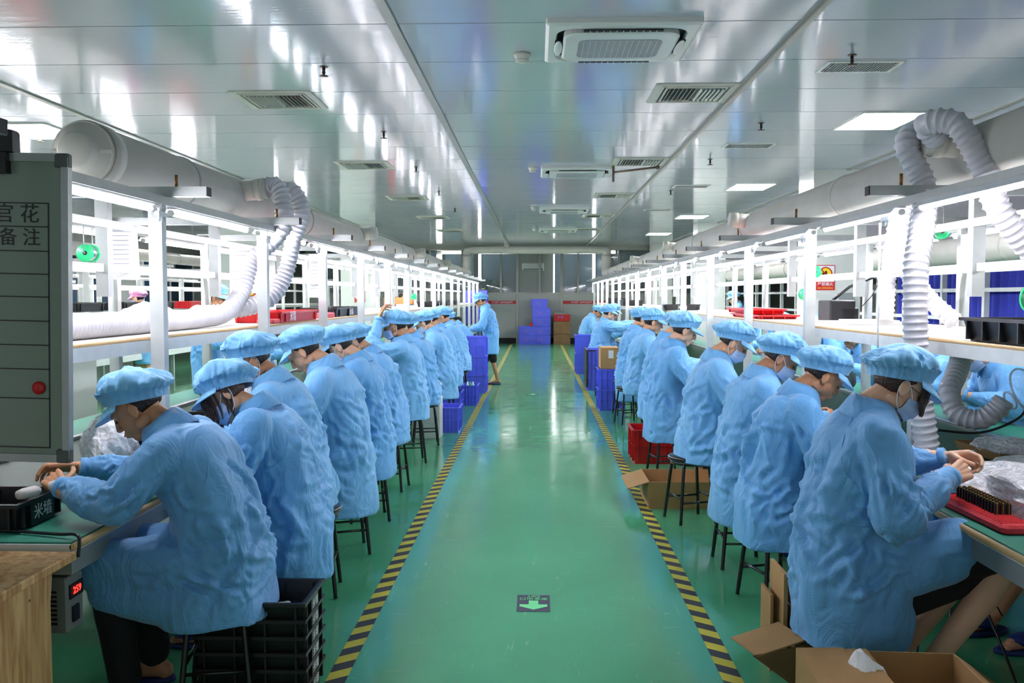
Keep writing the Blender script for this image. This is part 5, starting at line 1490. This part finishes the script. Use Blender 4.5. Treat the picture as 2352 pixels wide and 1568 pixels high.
# right bench foreground ---------------------------------------------
fo_t = thing('foam_holder', (1.725, 3.28, .75), 'red foam strip on the right bench holding rows of small black parts', 'foam', .0)
fo_t.rotation_euler = (0, 0, .03)
fm2 = MB().rbox(-.062, .062, -.16, .40, 0, .034, .012)
for i in range(26): fm2.box(-.055, .05, -.13+.019*i, -.13+.019*i+.005, .034, .037)
fm2.build('foam', mat('red_foam', (236, 66, 74), .8, noise_amt=.05, bump=.5, bump_scale=150), fo_t)
GOLD = mat('gold_pin', (190, 150, 80), .35, .8)
k = 0
for i in range(14):
    for j in range(3):
        x, y = 1.722+.022*j, 3.27+.0225*i
        t = thing('connector', (x+.0, y, .783), 'small black connector with a gold tip standing in the red foam', 'connector', .03, 'black connectors in the red foam')
        MB().box(-.0085, .0085, -.004, .004, 0, .040).box(-.006, .006, -.003, .003, .040, .046).build('body', BLACKM, t)
        MB().box(-.0015, .0015, -.0045, -.004, .004, .044).box(-.004, .004, -.0045, .0045, .044, .048).build('tip', GOLD, t)
pc = thing('circuit_board', (1.70, 3.62, .752), 'small blue circuit board lying before the red foam', 'circuit board', .2)
MB().box(-.07, .07, -.015, .015, 0, .04).build('board', mat('blue_pcb', (30, 84, 120), .4), pc)
for i in range(5): MB().box(-.05+.02*i, -.04+.02*i, -.0165, -.015, .008, .03).build('pad', WRITEW, pc)
tag(MB().tube([(1.83, 3.70, .765), (1.88, 3.76, .768)], .010).box(1.86, 1.93, 3.72, 3.76, .752, .79).build('copper_part', mat('copper', (190, 130, 90), .25, .8)), 'shiny copper part beside the black connectors', 'part')
crumple((2.10, 3.44, .75), (.25, .44, .15), 'large crumpled clear plastic bag spread over the right bench beside the red foam', BAG, 21, 44)
crumple((2.13, 3.42, .752), (.20, .34, .09), 'milky plastic film lying inside the large clear bag', BAGW, 27, 36, 'plastic_film')
crumple((1.84, 4.22, .75), (.10, .12, .10), 'small clear plastic bag behind the hands of the masked worker', BAG, 22, 22)
ct = thing('cardboard_tray', (2.62, 4.72, .745), 'shallow cardboard tray of white parts across the belt on the right', 'tray', .04)
open_box(MB(), .52, .46, .05, .006, .08).build('tray', CARD, ct)
tag(MB().rbox(2.56, 2.74, 4.66, 4.86, .752, .80, .01).build('foam_pad', PAPER), 'white pad in the cardboard tray across the belt', 'pad')
crumple((2.52, 4.72, .755), (.13, .14, .07), 'small heap of white plastic pieces in the cardboard tray', BAGW, 24, 20, 'plastic_pieces', cat='plastic pieces')
GP = mat('pale_green_plastic', (120, 156, 120), .5)
t = thing('fan_cover', (1.92, 5.15, .752), 'pale green plastic part with holes on the right bench by the post', 'part', .2)
MB().lathe([(.09, 0), (.085, .03), (.05, .045), (.01, .048)], 24).build('cover', GP, t)
for a in range(5): MB().lathe([(.012, .040), (.012, .046)], 10, c=(.045*math.cos(a*1.257), .045*math.sin(a*1.257), 0)).build('hole', DARK, t)
tag(MB().tube([(1.83, 4.75, .757), (1.92, 4.78, .757)], .006).build('yellow_pen', SYEL), 'yellow pen on the right bench near the post', 'pen')
tag(MB().rbox(1.76, 1.98, 5.5, 5.8, .752, .765, .003).build('dark_tray', BLACKM), 'thin black board on the right bench beside the second worker', 'board')
# cables and adapter under the right bench
tag(MB().tube(bez([(1.95, 3.6, .62), (1.83, 3.95, .35), (1.72, 3.9, .02), (1.70, 3.8, .012), (1.78, 3.78, .012), (1.88, 3.9, .30), (1.95, 3.86, .30), (1.97, 3.55, .012), (1.85, 3.4, .012), (1.70, 3.4, .02)], 8), .006, 8).build('power_cable', BLACKM), 'black power cable looping down from the right bench to the floor', 'cable')
tag(MB().rbox(1.56, 1.74, 3.40, 3.46, .002, .045, .008).build('power_adapter', BLACKM), 'black power adapter on the floor under the right bench', 'adapter')
tag(MB().tube(bez([(1.56, 3.45, .02), (1.45, 3.6, .012), (1.52, 3.85, .012), (1.62, 3.95, .012)], 8), .004, 8).build('thin_cable', BLACKM), 'thin black cable leading from the adapter to the stool', 'cable')
tag(MB().tube([(1.90, 4.1, .62), (2.05, 4.0, .3), (2.12, 3.95, .15)], .003, 6).build('thin_cable', BLACKM), 'thin black wire hanging under the right bench near the frame edge', 'cable')

# left foreground: wood desk, controller, board -----------------------
def wood_mat():
    m = mat('pine_board', (206, 164, 106), .45, noise_amt=0)
    nt, b, N, L = nodes(m)
    tc = N('ShaderNodeTexCoord'); mp = N('ShaderNodeMapping'); mp.inputs['Scale'].default_value = (9, 9, .9); L(tc.outputs['Object'], mp.inputs[0])
    n = N('ShaderNodeTexNoise'); n.inputs['Scale'].default_value = 4; n.inputs['Detail'].default_value = 6; n.inputs['Distortion'].default_value = .6; L(mp.outputs[0], n.inputs['Vector'])
    r = N('ShaderNodeValToRGB'); r.color_ramp.elements[0].position = .35; r.color_ramp.elements[0].color = srgb(168, 120, 66); r.color_ramp.elements[1].position = .65; r.color_ramp.elements[1].color = srgb(218, 180, 122)
    L(n.outputs['Fac'], r.inputs[0]); L(r.outputs[0], b.inputs['Base Color']); return m
WOOD = wood_mat()
dk = thing('wooden_desk', (-1.9, 2.5, 0), 'light wood desk in the lower left corner with a green mat edge', 'desk')
O = (-1.9, 2.5, 0)
MB().rbox(-2.5, -1.565, 1.9, 2.885, .705, .733, .004).build('desktop', WOOD, dk, O)
MB().box(-1.66, -1.635, 1.9, 2.84, 0, .705).build('side_panel', WOOD, dk, O)
MB().box(-2.4, -1.66, 2.80, 2.83, 0, .705).build('back_panel', WOOD, dk, O)
MB().lathe([(.004, 0), (.004, .003)], 10, axis='X', c=(-1.635, 2.72, .62)).build('screw', GOLD, dk, O)
MB().tube([(-1.66, 2.84, .3), (-1.635, 2.85, .7)], .004).build('edge_band', WOODEDGE, dk, O)
vf = thing('motor_controller', (-1.67, 2.99, .425), 'grey motor controller with red 259 display hung under the left bench end', 'controller')
VG = mat('controller_grey', (120, 124, 120), .5)
MB().rbox(-.055, .035, -.05, .06, 0, .195, .006).build('housing', VG, vf)
MB().box(.035, .041, -.035, .05, .115, .165).build('display', DARK, vf)
lettering('259', .036, (.0425, .008, .140), (0, 1, 0), (0, 0, 1), vf, mat('red_led', (255, 40, 30), .5, emit=3, noise_amt=0), 'display_digits')
for i in range(8): MB().box(-.048, .0, -.0515, -.05, .03+.016*i, .038+.016*i).build('vent_slot', DARK, vf)
MB().box(.035, .043, -.02, .02, .03, .085).build('knob', BLACKM, vf)
wbd = thing('whiteboard', (-2.15*.925, 2.96, 1.563), 'grey-green whiteboard hung at the left frame edge with a handwritten ruled table and red magnet', 'whiteboard')
wbd.rotation_euler = (0, math.radians(1.2), 0); wbd.scale = (.925, .925, .925)
BRD = mat('board_surface', (136, 150, 136), .3, noise_amt=.02); BFR = mat('board_frame', (168, 172, 170), .35, .5); BCO = mat('board_corner', (92, 96, 94), .5)
MB().rbox(-.42, .40, 0, .012, -.56, .56, .01).build('panel', BRD, wbd)
fr = MB()
fr.box(-.43, .40, -.008, .018, .545, .575).box(-.43, .40, -.008, .018, -.575, -.545).box(.385, .412, -.010, .02, -.56, .56)
fr.build('frame', BFR, wbd)
for z in (-.55, .55): MB().rbox(.36, .414, -.012, .022, z-.026, z+.026, .006).build('corner', BCO, wbd)
ln = MB(); ys = [.392, .305, .215, .13, .045, -.045, -.135, -.225, -.335, -.52]
for z in ys[:-1]: ln.box(-.42, .335, -.0015, -.0002, z-.0022, z+.0022)
ln.box(-.42, .335, -.0015, -.0002, -.5222, -.5178).box(.331, .336, -.0015, -.0002, -.52, .392)
ln.build('table_rule', BLACKM, wbd)
lettering('官 花', .075, (.215, -.002, .348), (1, 0, 0), (0, 0, 1), wbd, BLACKM, 'handwriting')
lettering('备 注', .070, (.225, -.002, .262), (1, 0, 0), (0, 0, 1), wbd, BLACKM, 'handwriting')
MB().lathe([(.024, 0), (.024, -.008), (.018, -.012), (.004, -.013)], 24, axis='Y', c=(.295, -.001, -.295)).build('magnet', REDP, wbd)
tag(MB().rbox(-1.87, -1.785, 2.94, 3.0, 2.09, 2.17, .008).box(-1.84, -1.80, 2.93, 3.01, 2.02, 2.09).build('board_clamp', BLACKM), 'black clamp above the whiteboard at the left frame edge', 'clamp')
tag(MB().tube(bez([(-2.2, 3.1, .757), (-1.9, 3.05, .757), (-1.70, 3.0, .76), (-1.60, 2.96, .765), (-1.585, 2.93, .70)], 8), .006, 8).build('power_cable', BLACKM), 'black cable on the near end of the left green bench', 'cable')
crumple((-1.93, 3.86, .84), (.09, .10, .17), 'clear plastic bag of small parts standing in the lettered black tray', BAG, 31, 22)
crumple((-2.0, 5.75, .80), (.12, .13, .22), 'clear plastic bag by the first post on the left bench', BAG, 32, 24)
crumple((-2.35, 5.2, 1.40), (.13, .10, .13), 'clear plastic film on the left shelf behind the hose', BAG, 33, 20)
# white parts held by the nearest worker on the left
for k, (x, y, z, a) in enumerate(((-1.80, 3.22, .885, .2), (-1.88, 3.14, .875, 1.2))):
    t = thing('plastic_part', (x, y, z), ('white rounded part held in the far hand of the nearest worker on the left', 'white rounded part in the near hand of the nearest worker on the left')[k], 'part', a)
    MB().lathe([(.004, -.045), (.016, -.042), (.021, -.02), (.021, .03), (.014, .045), (.004, .047)], 18, axis='X').build('shell', WPART, t)
# black device with fan on the left bench
fd = thing('fan_device', (-1.78, 6.9, .752), 'black box device with a round fan grille on the left bench between workers', 'device', -.3)
MB().rbox(-.11, .11, -.09, .09, 0, .12, .01).build('housing', BLACKM, fd)
MB().lathe([(.045, -.001), (.045, -.006), (.038, -.006), (.038, -.001)], 24, axis='Y', c=(.03, -.09, .06)).lathe([(.02, -.001), (.02, -.005)], 20, axis='Y', c=(.03, -.09, .06)).build('fan_guard', GREYM, fd)
# white cabinet seen under the left shelf
cbn = thing('metal_cabinet', (-4.3, 7.3, 0), 'pale metal cabinet with drawers standing behind the left bench', 'cabinet')
MB().box(-.45, .45, -.2, .2, 0, 1.08).build('body', WALLM, cbn)
for k in range(2):
    x = -.22+.44*k
    d_ = MB().box(x-.21, x+.21, -.212, -.2, .86, 1.05).build('drawer', WALLM, cbn); MB().box(x-.05, x+.05, -.222, -.212, .95, .975).build('handle', BLACKM, d_)
    d_ = MB().box(x-.21, x+.21, -.212, -.2, .04, .84).build('door', WALLM, cbn); MB().box(x-.17, x-.15, -.222, -.212, .55, .70).build('handle', GREYM, d_)
# solder spools
def spool(x, y, z, lab, r=.047, rz=0, hookz=None):
    t = thing('solder_spool', (x, y, z), lab, 'spool', rz)
    for q in (-.036, .032): MB().lathe([(.012, q), (r, q), (r, q+.004), (.012, q+.004)], 28, axis='Y').build('flange', GREENP, t)
    MB().lathe([(r*.86, -.032), (r*.86, .032)], 28, axis='Y').build('solder_wire', SOLDER, t)
    MB().lathe([(.012, -.037), (.012, .037)], 14, axis='Y').build('bore', DARK, t)
    if hookz: MB().tube([(0, -.045, 0), (0, -.045, hookz), (0, .045, hookz+.01), (0, .045, 0), (0, -.045, 0)], .003, 6).build('hanger', GREYM, t)
    return t
spool(-2.38, 4.58, 1.83, 'green solder spool hanging behind the whiteboard on the left bench', hookz=.15)
spool(-2.38, 16.8, 1.60, 'far green solder spool on the left bench rail', hookz=.15, r=.06)
spool(2.38, 7.8, 1.62, 'green solder spool hanging left of the third right post', r=.052, hookz=.3)
spool(2.25, 7.15, 1.80, 'green and clear spool partly hidden by the right post', r=.05, hookz=.25)
spool(2.50, 5.5, 2.0, 'green solder spool high behind the straight hose', r=.045, hookz=.15)
spool(2.36, 4.2, 1.59, 'green rimmed spool of wire at the right frame edge', r=.06, hookz=.2, rz=.5)
# black meter with an arm on the right shelf
mt = thing('bench_meter', (2.52, 7.35, 1.402), 'black instrument with a swing arm on the right shelf behind the post', 'instrument', .2)
MB().rbox(-.13, .10, -.1, .1, 0, .17, .01).rbox(-.03, .13, -.1, .1, .0, .11, .01).build('housing', BLACKM, mt)
MB().tube([(-.05, 0, .17), (.10, 0, .28), (.34, 0, .37)], .012, 8).tube([(.34, 0, .37), (.36, 0, .30), (.30, 0, .2), (.22, 0, .12)], .004, 6).build('arm', BLACKM, mt)
tag(MB().tube([(2.45, 5.9, 1.402), (2.45, 5.9, 1.56), (2.55, 5.9, 1.57)], .005, 8).tube([(2.41, 5.9, 1.42), (2.49, 5.9, 1.42)], .005, 8).build('wire_stand', WHITE), 'small white wire stand on the right shelf', 'stand')
tag(MB().tube([(1.87, 4.82, .76), (1.87, 4.82, 2.0)], .006, 8).build('white_rod', WHITE), 'thin white rod hanging from the right light channel', 'rod')
tag(MB().rbox(2.2, 2.75, 6.2, 7.0, 1.402, 1.412, .003).rbox(2.3, 2.6, 6.3, 6.7, 1.413, 1.43, .003).build('paper_sheets', PAPER), 'white paper sheets lying on the right shelf', 'paper')
# hanging paper sheets
for k, (x, y, z, w, h, lab) in enumerate(((-2.45, 5.05, 1.86, .22, .32, 'curled instruction sheet hanging beside the first hanging channel on the left'), (-2.60, 7.7, 1.84, .26, .42, 'instruction sheet hanging behind the second hose on the left'), (-2.45, 9.6, 1.83, .14, .48, 'narrow printed sheet hanging near the left red tray'), (-2.45, 12.0, 1.86, .24, .36, 'instruction sheet hanging over the left black tray'), (-2.45, 13.8, 1.86, .3, .36, 'paired instruction sheets hanging farther along the left bench'))):
    t = thing('paper_sheet', (x, y, z), lab, 'paper')
    mb = MB(); vs = []; n = 10
    for lay in (0, .002):
        for i in range(n+1):
            u = i/n
            for v in (h/2, 0, -h/2): vs.append((-w/2+w*u, .03*u*u*(1-v/h)+lay, v))
    fs = []
    for l_ in range(2):
        for i in range(n):
            for q in range(2): b_ = l_*(n+1)*3+i*3+q; f_ = (b_, b_+1, b_+4, b_+3); fs.append(f_ if l_ == 0 else f_[::-1])
    mb.add(vs, fs, 0, True).build('sheet', PAPER, t)
    pr = MB()
    for q in range(9): pr.box(-w*.4, w*.3, -.002, -.0005, h*.38-q*h*.085, h*.38-q*h*.085+.004)
    pr.build('print', mat('print_grey', (150, 150, 160), .7), t)
# clutter on the left room benches
for k in range(10):
    crate('parts_tray', (-6.0-.05*(k % 2), 5.6+1.15*k, 1.402), 0, .36, .7, .12, BLACKM if k % 4 else REDP, 'tray on the shelf of the left room bench', 'tray', 3, 'trays on the shelf of the left room bench', TX if k in (1, 2, 4) else None, 'x', .07)
tag(MB().rbox(-4.05, -3.9, 24, 24.1, 0.0, 1.9, .01).build('notice_board', REDB), 'red notice board far behind the left bench', 'board')
tag(MB().rbox(-3.7, -3.0, 21.0, 21.3, 1.42, 1.58, .01).build('orange_box', mat('orange_box', (226, 150, 90), .6)), 'orange box far along behind the left shelf', 'box')
# things on benches further down
rgn = random.Random(4)
for k in range(12):
    for s_ in (-1, 1):
        y = 7.4+1.45*k+rgn.uniform(-.3, .3)
        o = MB().rbox(-.07, .07, -.05, .05, 0, .03+.03*rgn.random(), .005).build('device_housing', rgn.choice([BLACKM, GREENP, WPART, GREYM]))
        o.location = (s_*1.86, y, .752); o.rotation_euler = (0, 0, rgn.uniform(0, 3))
        tag(o, 'small device housing on the green mat of the %s bench' % ('left' if s_ < 0 else 'right'), 'device part', 'device housings along the %s bench' % ('left' if s_ < 0 else 'right'))
